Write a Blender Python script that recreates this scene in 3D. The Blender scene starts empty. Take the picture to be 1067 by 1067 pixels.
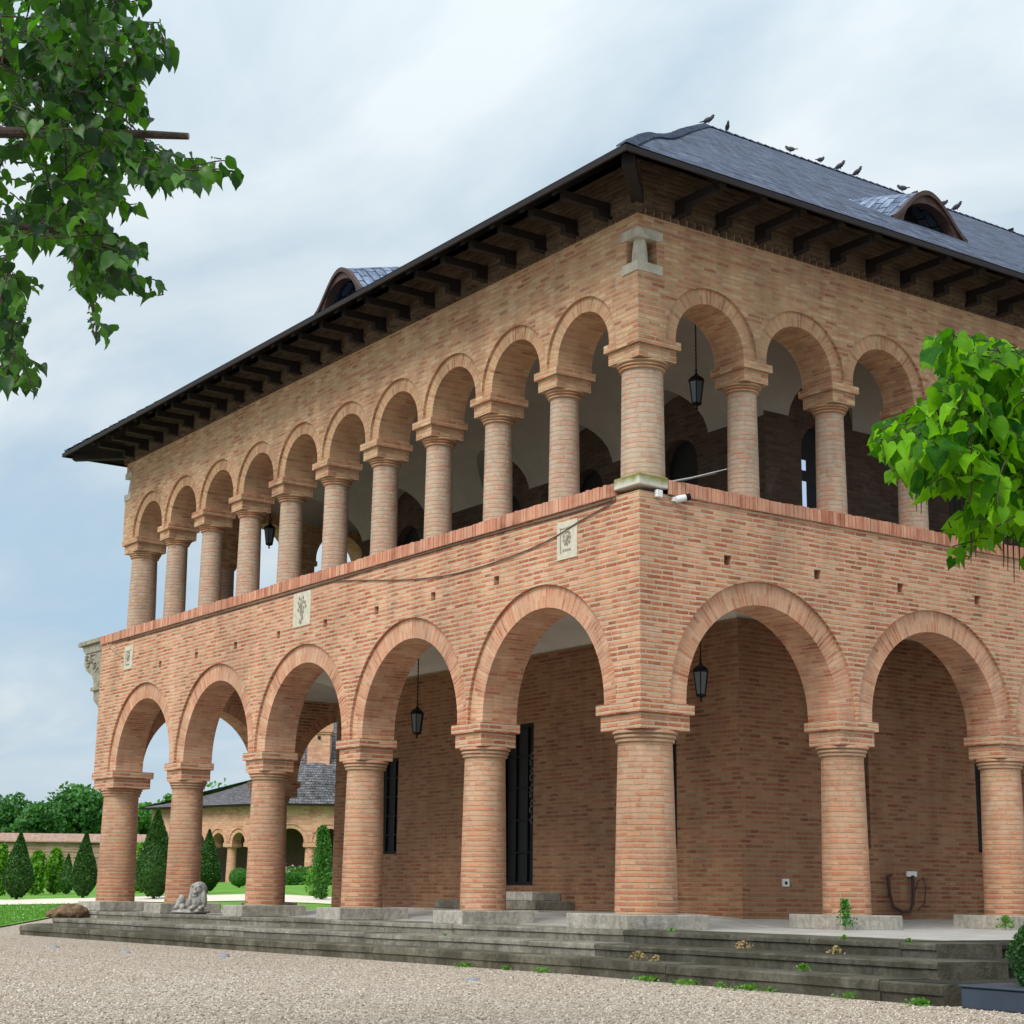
import bpy, bmesh, math, random
import numpy as np
from mathutils import Vector, Matrix
R = math.radians
random.seed(7); rng = np.random.default_rng(7)
sc = bpy.context.scene; col = sc.collection

# ------------------------------------------------------------------ camera
FOC, YAW, PITCH, ROLL = 1774.41, 0.9596, 0.2215, 0.0113
CAM = np.array([18.1818, -14.9371, 0.3689])
def basis():
    F = np.array([-math.sin(YAW)*math.cos(PITCH), math.cos(YAW)*math.cos(PITCH), math.sin(PITCH)])
    Rt = np.array([math.cos(YAW), math.sin(YAW), 0.0]); U = np.cross(Rt, F)
    return F, Rt*math.cos(ROLL)+U*math.sin(ROLL), -Rt*math.sin(ROLL)+U*math.cos(ROLL)
CF, CR, CU = basis()
F2 = np.array([-math.sin(YAW), math.cos(YAW)]); R2 = np.array([math.cos(YAW), math.sin(YAW)])
cd = bpy.data.cameras.new('camera'); cam = bpy.data.objects.new('camera', cd); col.objects.link(cam)
cam.matrix_world = Matrix(((CR[0], CU[0], -CF[0], CAM[0]), (CR[1], CU[1], -CF[1], CAM[1]), (CR[2], CU[2], -CF[2], CAM[2]), (0, 0, 0, 1)))
cd.sensor_width = 36; cd.lens = FOC/1067*36; cd.clip_end = 3000; cd.clip_start = 0.1
sc.camera = cam
def at(px, py, s):            # world point seen at a photo pixel, s metres of ground distance ahead of the camera
    d = CF + CR*(px-533.5)/FOC + CU*(533.5-py)/FOC
    return CAM + d*(s/(d[:2] @ F2))
def proj(P):
    d = np.asarray(P, float) - CAM; z = d @ CF
    return 533.5+FOC*(d @ CR)/z, 533.5-FOC*(d @ CU)/z

# ------------------------------------------------------------------ world, sun, exposure
SUN_EL, SUN_AZ = 46.0, -70.0       # azimuth of the sun measured from +x towards +y (so it stands off the -y side)
w = bpy.data.worlds.new("World"); sc.world = w; w.use_nodes = True
nt = w.node_tree; nt.nodes.clear()
def nd(nt, t, **k):
    n = nt.nodes.new(t)
    for a, b in k.items(): setattr(n, a, b)
    return n
def math_n(nt, op, a, b=None, c=None, clamp=False):
    n = nd(nt, 'ShaderNodeMath', operation=op, use_clamp=clamp)
    for i, v in enumerate((a, b, c)):
        if v is None: continue
        if isinstance(v, (int, float)): n.inputs[i].default_value = v
        else: nt.links.new(v, n.inputs[i])
    return n.outputs[0]
def mixc(nt, f, a, b, mode='MIX'):
    n = nd(nt, 'ShaderNodeMix', data_type='RGBA', blend_type=mode)
    for i, v in ((0, f), (6, a), (7, b)):
        if isinstance(v, (int, float)): n.inputs[i].default_value = v
        elif isinstance(v, tuple): n.inputs[i].default_value = (*v[:3], 1)
        else: nt.links.new(v, n.inputs[i])
    return n.outputs[2]
def ramp(nt, f, stops, interp='LINEAR'):
    n = nd(nt, 'ShaderNodeValToRGB'); cr = n.color_ramp; cr.interpolation = interp
    while len(cr.elements) < len(stops): cr.elements.new(0.5)
    for e, (p, c) in zip(cr.elements, stops):
        e.position = p; e.color = (c, c, c, 1) if isinstance(c, (int, float)) else (*c[:3], 1)
    nt.links.new(f, n.inputs[0]); return n.outputs[0]
def noise(nt, vec, scale, detail=4, rough=0.55, dist=0.0, out=0):
    n = nd(nt, 'ShaderNodeTexNoise'); n.inputs['Scale'].default_value = scale; n.inputs['Detail'].default_value = detail
    n.inputs['Roughness'].default_value = rough; n.inputs['Distortion'].default_value = dist
    if vec is not None: nt.links.new(vec, n.inputs['Vector'])
    return n.outputs[out]
def sepxyz(nt, v):
    n = nd(nt, 'ShaderNodeSeparateXYZ'); nt.links.new(v, n.inputs[0]); return n.outputs
def comb(nt, x, y, z=0.0):
    n = nd(nt, 'ShaderNodeCombineXYZ')
    for i, v in enumerate((x, y, z)):
        if isinstance(v, (int, float)): n.inputs[i].default_value = v
        else: nt.links.new(v, n.inputs[i])
    return n.outputs[0]
def vmap(nt, v, scale=(1, 1, 1), loc=(0, 0, 0), rot=(0, 0, 0)):
    n = nd(nt, 'ShaderNodeMapping'); nt.links.new(v, n.inputs[0]); n.inputs['Scale'].default_value = scale
    n.inputs['Location'].default_value = loc; n.inputs['Rotation'].default_value = rot; return n.outputs[0]

out = nd(nt, 'ShaderNodeOutputWorld'); bg = nd(nt, 'ShaderNodeBackground'); nt.links.new(bg.outputs[0], out.inputs[0])
sky = nd(nt, 'ShaderNodeTexSky', sky_type='NISHITA', sun_disc=False)
sky.sun_elevation = R(SUN_EL); sky.sun_rotation = R(90-SUN_AZ); sky.air_density = 1.0; sky.dust_density = 1.5; sky.altitude = 100
tc = nd(nt, 'ShaderNodeTexCoord').outputs['Generated']
xyz = sepxyz(nt, tc)
el = math_n(nt, 'MAXIMUM', xyz[2], 0.0)
den = math_n(nt, 'ADD', el, 0.22)
pl = comb(nt, math_n(nt, 'DIVIDE', xyz[0], den), math_n(nt, 'DIVIDE', xyz[1], den), 0.0)
plr = vmap(nt, pl, rot=(0, 0, R(-35)), scale=(0.8, 1.5, 1))
n1 = noise(nt, plr, 0.9, 7, 0.55, 0.35)
n2 = noise(nt, vmap(nt, pl, loc=(3, 5, 0), rot=(0, 0, R(-30)), scale=(1, 1.8, 1)), 1.9, 6, 0.55, 0.3)
cover = math_n(nt, 'ADD', math_n(nt, 'MULTIPLY', n1, 0.7), math_n(nt, 'MULTIPLY', n2, 0.3))
cover = math_n(nt, 'ADD', cover, math_n(nt, 'MULTIPLY', math_n(nt, 'SUBTRACT', el, 0.17), 0.75))
cov = ramp(nt, cover, [(0.36, 0.0), (0.60, 1.0)])
shade = ramp(nt, n2, [(0.32, (5.7, 7.0, 8.0)), (0.62, (8.9, 9.6, 9.9))])
hz = ramp(nt, el, [(0.0, (7.6, 8.9, 9.8)), (0.10, (5.6, 7.9, 9.9)), (0.35, (4.6, 6.7, 8.8))])
blue = mixc(nt, 0.12, hz, sky.outputs[0])
skyc = mixc(nt, math_n(nt, 'MULTIPLY', cov, 0.9), blue, shade)
# overcast sky: brighter towards the zenith and towards the veiled sun
sd = (math.cos(R(SUN_EL))*math.cos(R(SUN_AZ)), math.cos(R(SUN_EL))*math.sin(R(SUN_AZ)), math.sin(R(SUN_EL)))
dp = nd(nt, 'ShaderNodeVectorMath', operation='DOT_PRODUCT'); nt.links.new(tc, dp.inputs[0]); dp.inputs[1].default_value = sd
glow = math_n(nt, 'MULTIPLY', math_n(nt, 'POWER', math_n(nt, 'MAXIMUM', dp.outputs['Value'], 0.0), 3.0), 0.8)
zen = math_n(nt, 'ADD', 1.0, math_n(nt, 'MULTIPLY', math_n(nt, 'POWER', el, 1.5), 0.8))
gain = math_n(nt, 'ADD', zen, glow)
vs = nd(nt, 'ShaderNodeVectorMath', operation='SCALE'); nt.links.new(skyc, vs.inputs[0]); nt.links.new(gain, vs.inputs['Scale'])
nt.links.new(vs.outputs[0], bg.inputs[0]); bg.inputs[1].default_value = 0.082

sl = bpy.data.lights.new('sun', 'SUN'); sl.energy = 2.7; sl.angle = R(26); sl.color = (1, 0.95, 0.88)
so = bpy.data.objects.new('sun', sl); col.objects.link(so)
so.rotation_euler = Vector(sd).to_track_quat('Z', 'Y').to_euler()
sc.view_settings.view_transform = 'Standard'; sc.view_settings.look = 'None'; sc.view_settings.gamma = 1
sc.view_settings.exposure = 0.0
sc.render.engine = 'CYCLES'; sc.cycles.max_bounces = 8; sc.cycles.diffuse_bounces = 4; sc.cycles.transmission_bounces = 4; sc.cycles.transparent_max_bounces = 6

# ------------------------------------------------------------------ helpers
def tag(o, label=None, cat=None, group=None, kind=None):
    if label: o['label'] = label
    if cat: o['category'] = cat
    if group: o['group'] = group
    if kind: o['kind'] = kind
    return o
def empty(name, loc=(0, 0, 0), rz=0.0):
    o = bpy.data.objects.new(name, None); o.location = loc; o.rotation_euler = (0, 0, rz); o.empty_display_size = 0.2
    col.objects.link(o); return o
def link(name, me, mats, parent=None):
    for m in (mats if isinstance(mats, (list, tuple)) else [mats]): me.materials.append(m)
    o = bpy.data.objects.new(name, me); col.objects.link(o)
    if parent is not None: o.parent = parent
    return o
def copy_tree(o, parent=None):
    c = o.copy(); col.objects.link(c)
    if parent is not None: c.parent = parent
    for ch in list(o.children): copy_tree(ch, c)
    return c
class MB:
    def __init__(s): s.v = []; s.f = []; s.uv = []; s.mi = []; s.has_uv = False; s.m = 0
    def face(s, pts, uvs=None):
        b = len(s.v); s.v += [tuple(p) for p in pts]; s.f.append(tuple(range(b, b+len(pts)))); s.mi.append(s.m)
        if uvs is None: uvs = [(0, 0)]*len(pts)
        else: s.has_uv = True
        s.uv += list(uvs)
    def box(s, a, b, j=0.0, rot=None):
        x0, y0, z0 = a; x1, y1, z1 = b
        P = [Vector((x, y, z)) for z in (z0, z1) for y in (y0, y1) for x in (x0, x1)]
        if j: P = [p+Vector([random.uniform(-j, j) for _ in range(3)]) for p in P]
        if rot is not None:
            c = Vector(((x0+x1)/2, (y0+y1)/2, (z0+z1)/2)); M = rot
            P = [c + M @ (p-c) for p in P]
        for q in ((0, 2, 3, 1), (4, 5, 7, 6), (0, 1, 5, 4), (2, 6, 7, 3), (0, 4, 6, 2), (1, 3, 7, 5)): s.face([P[i] for i in q])
    def lathe(s, prof, c=(0, 0), n=32, cap=True, uvr=None):
        for i in range(len(prof)-1):
            (r0, z0), (r1, z1) = prof[i], prof[i+1]
            for k in range(n):
                a0, a1 = 2*math.pi*k/n, 2*math.pi*(k+1)/n; rr = uvr or max(r0, r1)
                s.face([(c[0]+r0*math.cos(a0), c[1]+r0*math.sin(a0), z0), (c[0]+r0*math.cos(a1), c[1]+r0*math.sin(a1), z0),
                        (c[0]+r1*math.cos(a1), c[1]+r1*math.sin(a1), z1), (c[0]+r1*math.cos(a0), c[1]+r1*math.sin(a0), z1)],
                       [(a0*rr, z0), (a1*rr, z0), (a1*rr, z1), (a0*rr, z1)])
        if cap:
            for (r, z), fl in ((prof[0], 1), (prof[-1], 0)):
                pts = [(c[0]+r*math.cos(2*math.pi*k/n), c[1]+r*math.sin(2*math.pi*k/n), z) for k in range(n)]
                s.face(pts[::-1] if fl else pts)
    def tube(s, pts, r, n=6, r1=None):
        pts = [Vector(p) for p in pts]; rings = []
        for i, p in enumerate(pts):
            d = (pts[min(i+1, len(pts)-1)]-pts[max(i-1, 0)]).normalized()
            u = d.cross(Vector((0, 0, 1)) if abs(d.z) < 0.9 else Vector((1, 0, 0))).normalized(); v = d.cross(u)
            rr = r if r1 is None else r+(r1-r)*i/(len(pts)-1)
            rings.append([p+(u*math.cos(2*math.pi*k/n)+v*math.sin(2*math.pi*k/n))*rr for k in range(n)])
        for i in range(len(rings)-1):
            for k in range(n): s.face([rings[i][k], rings[i][(k+1) % n], rings[i+1][(k+1) % n], rings[i+1][k]])
        s.face(rings[0][::-1]); s.face(rings[-1])
    def prism(s, outline, mapf, d0, d1):     # 2D outline (a, b) extruded in depth; mapf(a, b, d) -> xyz
        s.face([mapf(a, b, d0) for a, b in outline]); s.face([mapf(a, b, d1) for a, b in outline][::-1])
        n = len(outline)
        for i in range(n):
            (a0, b0), (a1, b1) = outline[i], outline[(i+1) % n]
            s.face([mapf(a1, b1, d0), mapf(a0, b0, d0), mapf(a0, b0, d1), mapf(a1, b1, d1)])
    def mesh(s, name, weld=1e-5, smooth=None):
        me = bpy.data.meshes.new(name); me.from_pydata(s.v, [], s.f)
        if s.has_uv:
            l = me.uv_layers.new(name='UVMap'); l.data.foreach_set('uv', np.array(s.uv, np.float32).ravel())
        me.polygons.foreach_set('material_index', s.mi)
        bm = bmesh.new(); bm.from_mesh(me)
        if weld: bmesh.ops.remove_doubles(bm, verts=bm.verts, dist=weld)
        bmesh.ops.recalc_face_normals(bm, faces=bm.faces); bm.to_mesh(me); bm.free()
        if smooth is not None:
            me.polygons.foreach_set('use_smooth', [True]*len(me.polygons)); me.set_sharp_from_angle(angle=R(smooth))
        return me
    def build(s, name, mats, parent=None, weld=1e-5, smooth=None):
        return link(name, s.mesh(name, weld, smooth), mats, parent)
def cut(o, cutters):
    """boolean difference, applied at once; the cutters are removed"""
    objs = []
    for mb in cutters:
        c = mb.build('cutter', [], None); objs.append(c)
        m = o.modifiers.new('b', 'BOOLEAN'); m.operation = 'DIFFERENCE'; m.object = c; m.solver = 'EXACT'
    dg = bpy.context.evaluated_depsgraph_get()
    me = bpy.data.meshes.new_from_object(o.evaluated_get(dg)); o.modifiers.clear(); o.data = me
    for c in objs: bpy.data.objects.remove(c)
def np_mesh(name, V, Fc, smooth=False):
    """V (n,3), Fc (m,k) -> mesh quickly"""
    me = bpy.data.meshes.new(name); V = np.asarray(V, np.float32); Fc = np.asarray(Fc, np.int32)
    me.vertices.add(len(V)); me.vertices.foreach_set('co', V.ravel()); m, k = Fc.shape
    me.loops.add(m*k); me.loops.foreach_set('vertex_index', Fc.ravel())
    me.polygons.add(m); me.polygons.foreach_set('loop_start', np.arange(0, m*k, k, dtype=np.int32))
    if smooth: me.polygons.foreach_set('use_smooth', np.ones(m, bool))
    me.update(calc_edges=True); return me
def rand_rot(n):
    q = rng.normal(size=(n, 4)); q /= np.linalg.norm(q, axis=1)[:, None]; a, b, c, d = q.T
    return np.stack([np.stack([1-2*(c*c+d*d), 2*(b*c-a*d), 2*(b*d+a*c)], -1), np.stack([2*(b*c+a*d), 1-2*(b*b+d*d), 2*(c*d-a*b)], -1), np.stack([2*(b*d-a*c), 2*(c*d+a*b), 1-2*(b*b+c*c)], -1)], 1)
def leaf_cloud(name, P, size, mat, parent=None, up=0.0):
    n = len(P); M = rand_rot(n); s = size*rng.uniform(0.6, 1.3, n)
    T = np.array([[-.5, 0, 0], [0, -.32, .08], [.5, 0, 0], [0, .32, .08]])
    V = (np.einsum('nij,kj->nki', M, T)*s[:, None, None]) + P[:, None, :]
    Fc = np.arange(n*4).reshape(n, 4)
    return link(name, np_mesh(name, V.reshape(-1, 3), Fc), mat, parent)

# ------------------------------------------------------------------ materials
def mat(name):
    m = bpy.data.materials.new(name); m.use_nodes = True; n = m.node_tree; n.nodes.clear()
    o = nd(n, 'ShaderNodeOutputMaterial'); b = nd(n, 'ShaderNodeBsdfPrincipled'); n.links.new(b.outputs[0], o.inputs[0])
    b.inputs['Roughness'].default_value = 0.85; b.inputs['Specular IOR Level'].default_value = 0.25
    return m, n, b, o
def setv(n, sock, v):
    if isinstance(v, (int, float)): sock.default_value = v
    elif isinstance(v, tuple): sock.default_value = (*v[:3], 1)
    else: n.links.new(v, sock)
def bump(n, b, h, strength=0.5, dist=0.01):
    k = nd(n, 'ShaderNodeBump'); k.inputs['Strength'].default_value = strength; k.inputs['Distance'].default_value = dist
    n.links.new(h, k.inputs['Height']); n.links.new(k.outputs[0], b.inputs['Normal'])
def pos(n): return nd(n, 'ShaderNodeNewGeometry').outputs['Position']
def box_uv(n):
    g = nd(n, 'ShaderNodeNewGeometry'); P = sepxyz(n, g.outputs['Position']); Nn = sepxyz(n, g.outputs['True Normal'])
    ax, ay, az = [math_n(n, 'ABSOLUTE', Nn[i]) for i in range(3)]
    fx = math_n(n, 'GREATER_THAN', ax, ay); fz = math_n(n, 'GREATER_THAN', az, 0.75)
    u = math_n(n, 'ADD', math_n(n, 'MULTIPLY', fx, P[1]), math_n(n, 'MULTIPLY', math_n(n, 'SUBTRACT', 1.0, fx), P[0]))
    v = math_n(n, 'ADD', math_n(n, 'MULTIPLY', fz, math_n(n, 'ADD', P[1], math_n(n, 'MULTIPLY', P[0], 0.0))), math_n(n, 'MULTIPLY', math_n(n, 'SUBTRACT', 1.0, fz), P[2]))
    return comb(n, u, v, 0.0)
def brick_mat(name, c1, c2, mortar, mode='box', width=0.255, row=0.0765, msize=0.016, smear=0.5, smear_col=None, dark=0.0, bstr=0.7, off=0.5, worn=None, reveal=0.0, streak=1.0):
    m, n, b, o = mat(name)
    P = pos(n)
    if mode == 'box': uv = box_uv(n)
    else:
        t = nd(n, 'ShaderNodeTexCoord').outputs['UV']; uv = t
    jn = noise(n, P, 3.5, 3, 0.6, out=1); jn2 = noise(n, P, 22, 2, 0.6, out=1)
    def off_v(src, amt):
        k = nd(n, 'ShaderNodeVectorMath', operation='SUBTRACT'); n.links.new(src, k.inputs[0]); k.inputs[1].default_value = (0.5, 0.5, 0.5)
        k2 = nd(n, 'ShaderNodeVectorMath', operation='MULTIPLY'); n.links.new(k.outputs[0], k2.inputs[0]); k2.inputs[1].default_value = (amt, amt*0.5, 0); return k2.outputs[0]
    a = nd(n, 'ShaderNodeVectorMath', operation='ADD'); n.links.new(uv, a.inputs[0]); n.links.new(off_v(jn, 0.055), a.inputs[1])
    a2 = nd(n, 'ShaderNodeVectorMath', operation='ADD'); n.links.new(a.outputs[0], a2.inputs[0]); n.links.new(off_v(jn2, 0.022), a2.inputs[1])
    KX = 2.0; br = nd(n, 'ShaderNodeTexBrick', offset=off, squash=0.8, squash_frequency=3); n.links.new(vmap(n, a2.outputs[0], scale=(KX, 1, 1)), br.inputs['Vector'])
    for k, v in (('Color1', (0, 0, 0)), ('Color2', (1, 1, 1)), ('Mortar', (0.5, 0.5, 0.5))): setv(n, br.inputs[k], v)
    for k, v in (('Scale', 1.0), ('Mortar Size', msize), ('Mortar Smooth', 0.35), ('Bias', 0.0), ('Brick Width', width*KX), ('Row Height', row)): br.inputs[k].default_value = v
    per = br.outputs['Color']; fac = br.outputs['Fac']
    big = noise(n, P, 0.55, 5, 0.6); mid = noise(n, P, 4.0, 5, 0.65); fine = noise(n, P, 45, 4, 0.7)
    mx = lambda p, q, t: tuple(a_*(1-t)+b_*t for a_, b_ in zip(p, q))
    bc = ramp(n, per, [(0.0, tuple(x*0.74 for x in c1)), (0.16, c1), (0.45, mx(c1, c2, 0.45)), (0.75, c2), (1.0, tuple(min(1, x*1.12) for x in mx(c2, mortar, 0.35)))])
    hv = nd(n, 'ShaderNodeHueSaturation'); hv.inputs['Saturation'].default_value = 1.0; n.links.new(bc, hv.inputs['Color'])
    n.links.new(math_n(n, 'ADD', 0.72, math_n(n, 'MULTIPLY', mid, 0.56)), hv.inputs['Value']); bc = hv.outputs[0]
    sm = smear_col or mortar
    sf = ramp(n, math_n(n, 'ADD', math_n(n, 'MULTIPLY', big, 0.45), math_n(n, 'MULTIPLY', mid, 0.55)), [(0.58-0.32*smear, 0.0), (0.84-0.32*smear, min(1.0, 0.25+smear))])
    if worn:                        # extra mortar wash above a height
        z0, z1, amt = worn
        zz = math_n(n, 'MULTIPLY', ramp(n, math_n(n, 'DIVIDE', math_n(n, 'SUBTRACT', sepxyz(n, P)[2], z0), z1-z0), [(0, 0.0), (1, 1.0)]), amt)
        wv = math_n(n, 'MULTIPLY', zz, ramp(n, noise(n, P, 7, 4, 0.7), [(0.35, 1.0), (0.68, 0.15)]))
        sf = math_n(n, 'MAXIMUM', sf, wv)
    if reveal:                      # only some bricks show through the lime wash
        rv = ramp(n, math_n(n, 'ADD', math_n(n, 'MULTIPLY', per, 0.8), math_n(n, 'MULTIPLY', math_n(n, 'SUBTRACT', mid, 0.5), 1.1)), [(reveal-0.12, 0.93), (reveal+0.06, 0.0)])
        if worn: rv = math_n(n, 'MULTIPLY', rv, ramp(n, math_n(n, 'DIVIDE', math_n(n, 'SUBTRACT', sepxyz(n, P)[2], 0.3), 1.6), [(0, 0.25), (1, 1.0)]))
        sf = math_n(n, 'MAXIMUM', sf, rv)
    bc = mixc(n, sf, bc, sm)
    mc = mixc(n, mid, mortar, tuple(x*0.72 for x in mortar))
    cc = mixc(n, fac, bc, mc)
    st = ramp(n, noise(n, vmap(n, P, scale=(1.6, 1.6, 0.22)), 1.4, 5, 0.65), [(0.3, 1-0.20*streak), (0.62, 1+0.06*streak)])
    cc = mixc(n, 1.0, cc, st, 'MULTIPLY')
    soot = ramp(n, noise(n, vmap(n, P, loc=(7, 3, 1), scale=(1, 1, 0.6)), 0.9, 7, 0.7), [(0.50, 0.0), (0.72, 0.55)])
    cc = mixc(n, soot, cc, mixc(n, 1.0, cc, (0.50, 0.50, 0.50), 'MULTIPLY'))
    salt = ramp(n, noise(n, vmap(n, P, loc=(1, 9, 4), scale=(1, 1, 0.8)), 1.6, 7, 0.72), [(0.60, 0.0), (0.76, 0.3)])
    cc = mixc(n, salt, cc, mx(mortar, (0.72, 0.66, 0.60), 0.45))
    if dark: cc = mixc(n, dark, cc, (0.06, 0.05, 0.04))
    setv(n, b.inputs['Base Color'], cc); b.inputs['Roughness'].default_value = 0.92
    h = math_n(n, 'ADD', math_n(n, 'MULTIPLY', math_n(n, 'SUBTRACT', 1.0, fac), math_n(n, 'SUBTRACT', 1.0, math_n(n, 'MULTIPLY', sf, 0.6))), math_n(n, 'MULTIPLY', fine, 0.35))
    h = math_n(n, 'ADD', h, math_n(n, 'MULTIPLY', per, 0.25))
    bump(n, b, h, bstr, 0.014)
    return m
M = {}
M['brick_low'] = brick_mat('brick_low', (0.44, 0.128, 0.062), (0.61, 0.265, 0.145), (0.63, 0.46, 0.31), smear=0.38, smear_col=(0.60, 0.38, 0.245), msize=0.0205, bstr=1.0)
M['brick_up'] = brick_mat('brick_up', (0.45, 0.17, 0.09), (0.58, 0.34, 0.19), (0.55, 0.405, 0.255), smear=0.5, smear_col=(0.54, 0.35, 0.205), bstr=1.0)
M['brick_eave_shade'] = brick_mat('brick_eave_shade', (0.10, 0.055, 0.035), (0.15, 0.10, 0.062), (0.13, 0.10, 0.065), smear=0.4, smear_col=(0.12, 0.085, 0.055))  # cornice brick darkened: the shade under the eaves is put into its colour
M['brick_in'] = brick_mat('brick_in', (0.26, 0.085, 0.042), (0.36, 0.165, 0.083), (0.36, 0.235, 0.14), smear=0.5, smear_col=(0.32, 0.16, 0.085), msize=0.018, bstr=1.0)  # inner wall brick, colour lowered to hold the arcade's shade
M['brick_in_up'] = brick_mat('brick_in_up', (0.085, 0.045, 0.033), (0.12, 0.075, 0.052), (0.10, 0.078, 0.058), smear=0.5, smear_col=(0.085, 0.06, 0.045))  # much darker brick: upper gallery shade is painted into the colour
M['brick_arch_low'] = brick_mat('brick_arch_low', (0.50, 0.165, 0.085), (0.63, 0.31, 0.175), (0.60, 0.43, 0.29), mode='uv', width=0.37, row=0.066, smear=0.5, smear_col=(0.62, 0.40, 0.28), msize=0.011)
M['brick_arch_up'] = brick_mat('brick_arch_up', (0.46, 0.19, 0.105), (0.55, 0.33, 0.18), (0.52, 0.375, 0.23), mode='uv', width=0.27, row=0.066, smear=0.55, smear_col=(0.51, 0.33, 0.19), msize=0.012)
M['brick_col_low'] = brick_mat('brick_col_low', (0.37, 0.10, 0.05), (0.54, 0.225, 0.12), (0.52, 0.345, 0.215), mode='uv', row=0.078, width=0.27, smear=0.42, smear_col=(0.54, 0.345, 0.23), worn=(0.5, 2.3, 0.7), msize=0.019, reveal=0.36, bstr=0.9)
M['brick_col_up'] = brick_mat('brick_col_up', (0.47, 0.145, 0.09), (0.54, 0.26, 0.17), (0.50, 0.39, 0.285), mode='uv', row=0.075, width=0.25, smear=0.6, smear_col=(0.48, 0.37, 0.27), msize=0.018, reveal=0.42, bstr=1.0)
M['brick_cap'] = brick_mat('brick_cap', (0.47, 0.17, 0.10), (0.62, 0.30, 0.19), (0.50, 0.33, 0.23), width=0.085, row=0.3, off=0.0, msize=0.004, smear=0.5, smear_col=(0.54, 0.31, 0.21))
M['garden_brick'] = brick_mat('garden_brick', (0.25, 0.13, 0.085), (0.38, 0.24, 0.165), (0.42, 0.32, 0.24), smear=0.3, row=0.14, width=0.45, msize=0.03, streak=0.4)
M['far_brick'] = brick_mat('far_brick', (0.56, 0.235, 0.145), (0.64, 0.34, 0.215), (0.64, 0.41, 0.28), smear=0.5, row=0.12, width=0.4, streak=0.25)

def simple(name, c, rough=0.7, metal=0.0, nscale=8, var=0.25, bstr=0.2, spec=0.3):
    m, n, b, o = mat(name); P = pos(n); f = noise(n, P, nscale, 5, 0.65)
    setv(n, b.inputs['Base Color'], mixc(n, ramp(n, f, [(0.3, 0.0), (0.7, 1.0)]), tuple(x*(1-var) for x in c), tuple(min(1, x*(1+var*0.6)) for x in c)))
    b.inputs['Roughness'].default_value = rough; b.inputs['Metallic'].default_value = metal; b.inputs['Specular IOR Level'].default_value = spec
    if bstr: bump(n, b, noise(n, P, nscale*5, 4, 0.6), bstr, 0.01)
    return m
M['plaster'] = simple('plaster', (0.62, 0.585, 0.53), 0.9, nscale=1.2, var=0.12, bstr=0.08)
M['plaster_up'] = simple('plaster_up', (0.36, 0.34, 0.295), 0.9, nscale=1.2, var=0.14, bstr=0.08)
M['wood'] = simple('wood', (0.016, 0.011, 0.009), 0.75, nscale=4, var=0.5)
M['fascia'] = simple('fascia', (0.014, 0.009, 0.009), 0.6, nscale=3, var=0.4)
M['dormer_wood'] = simple('dormer_wood', (0.07, 0.038, 0.03), 0.6, nscale=6, var=0.4)
M['black_metal'] = simple('black_metal', (0.012, 0.012, 0.014), 0.45, 0.6, var=0.3, bstr=0.05)
M['dark_void'] = simple('dark_void', (0.010, 0.010, 0.011), 0.6, var=0.3, bstr=0)
M['door_paint'] = simple('door_paint', (0.012, 0.012, 0.013), 0.5, var=0.4, bstr=0.1)
M['ornament'] = simple('ornament', (0.10, 0.10, 0.095), 0.6, var=0.3)
M['white_plastic'] = simple('white_plastic', (0.75, 0.75, 0.74), 0.4, var=0.05, bstr=0)
M['light_stone'] = simple('light_stone', (0.48, 0.44, 0.35), 0.9, nscale=6, var=0.3, bstr=0.5)
M['plaque_stone'] = simple('plaque_stone', (0.56, 0.52, 0.41), 0.9, nscale=9, var=0.22, bstr=0.4)
M['relief_dark'] = simple('relief_dark', (0.30, 0.27, 0.21), 0.9, nscale=20, var=0.4, bstr=0.4)
M['lion_stone'] = simple('lion_stone', (0.36, 0.34, 0.31), 0.95, nscale=9, var=0.5, bstr=1.0)
M['rubble_stone'] = simple('rubble_stone', (0.20, 0.13, 0.075), 0.95, nscale=6, var=0.6, bstr=1.0)
M['console_stone'] = simple('console_stone', (0.30, 0.27, 0.21), 0.9, nscale=7, var=0.45, bstr=0.6)
M['cable'] = simple('cable', (0.13, 0.085, 0.06), 0.6, bstr=0)
M['cable_pale'] = simple('cable_pale', (0.42, 0.33, 0.25), 0.6, bstr=0)
M['pipe'] = simple('pipe', (0.07, 0.042, 0.03), 0.6, bstr=0.2)
M['bark'] = simple('bark', (0.075, 0.055, 0.042), 0.95, nscale=14, var=0.5, bstr=1.0)
M['cut_wood'] = simple('cut_wood', (0.34, 0.21, 0.10), 0.9, nscale=20, var=0.3)
M['bird'] = simple('bird', (0.045, 0.045, 0.055), 0.7, nscale=20, var=0.5, bstr=0)
M['blue_box'] = simple('blue_box', (0.040, 0.055, 0.082), 0.5, nscale=3, var=0.25, bstr=0.05)
M['dry_plant'] = simple('dry_plant', (0.36, 0.26, 0.12), 0.95, nscale=30, var=0.4, bstr=0)
M['skin'] = simple('skin', (0.50, 0.30, 0.22), 0.6, bstr=0)
M['shirt'] = simple('shirt', (0.55, 0.50, 0.48), 0.9, bstr=0)
M['trousers'] = simple('trousers', (0.03, 0.03, 0.04), 0.9, bstr=0)
M['hair'] = simple('hair', (0.02, 0.014, 0.01), 0.8, bstr=0)
m, n, b, o = mat('lantern_glass'); setv(n, b.inputs['Base Color'], (0.07, 0.09, 0.09)); b.inputs['Roughness'].default_value = 0.25; b.inputs['Specular IOR Level'].default_value = 0.5; M['lantern_glass'] = m
m, n, b, o = mat('pane_sky_glow'); setv(n, b.inputs['Base Color'], (0.5, 0.58, 0.7)); b.inputs['Roughness'].default_value = 0.3
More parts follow.
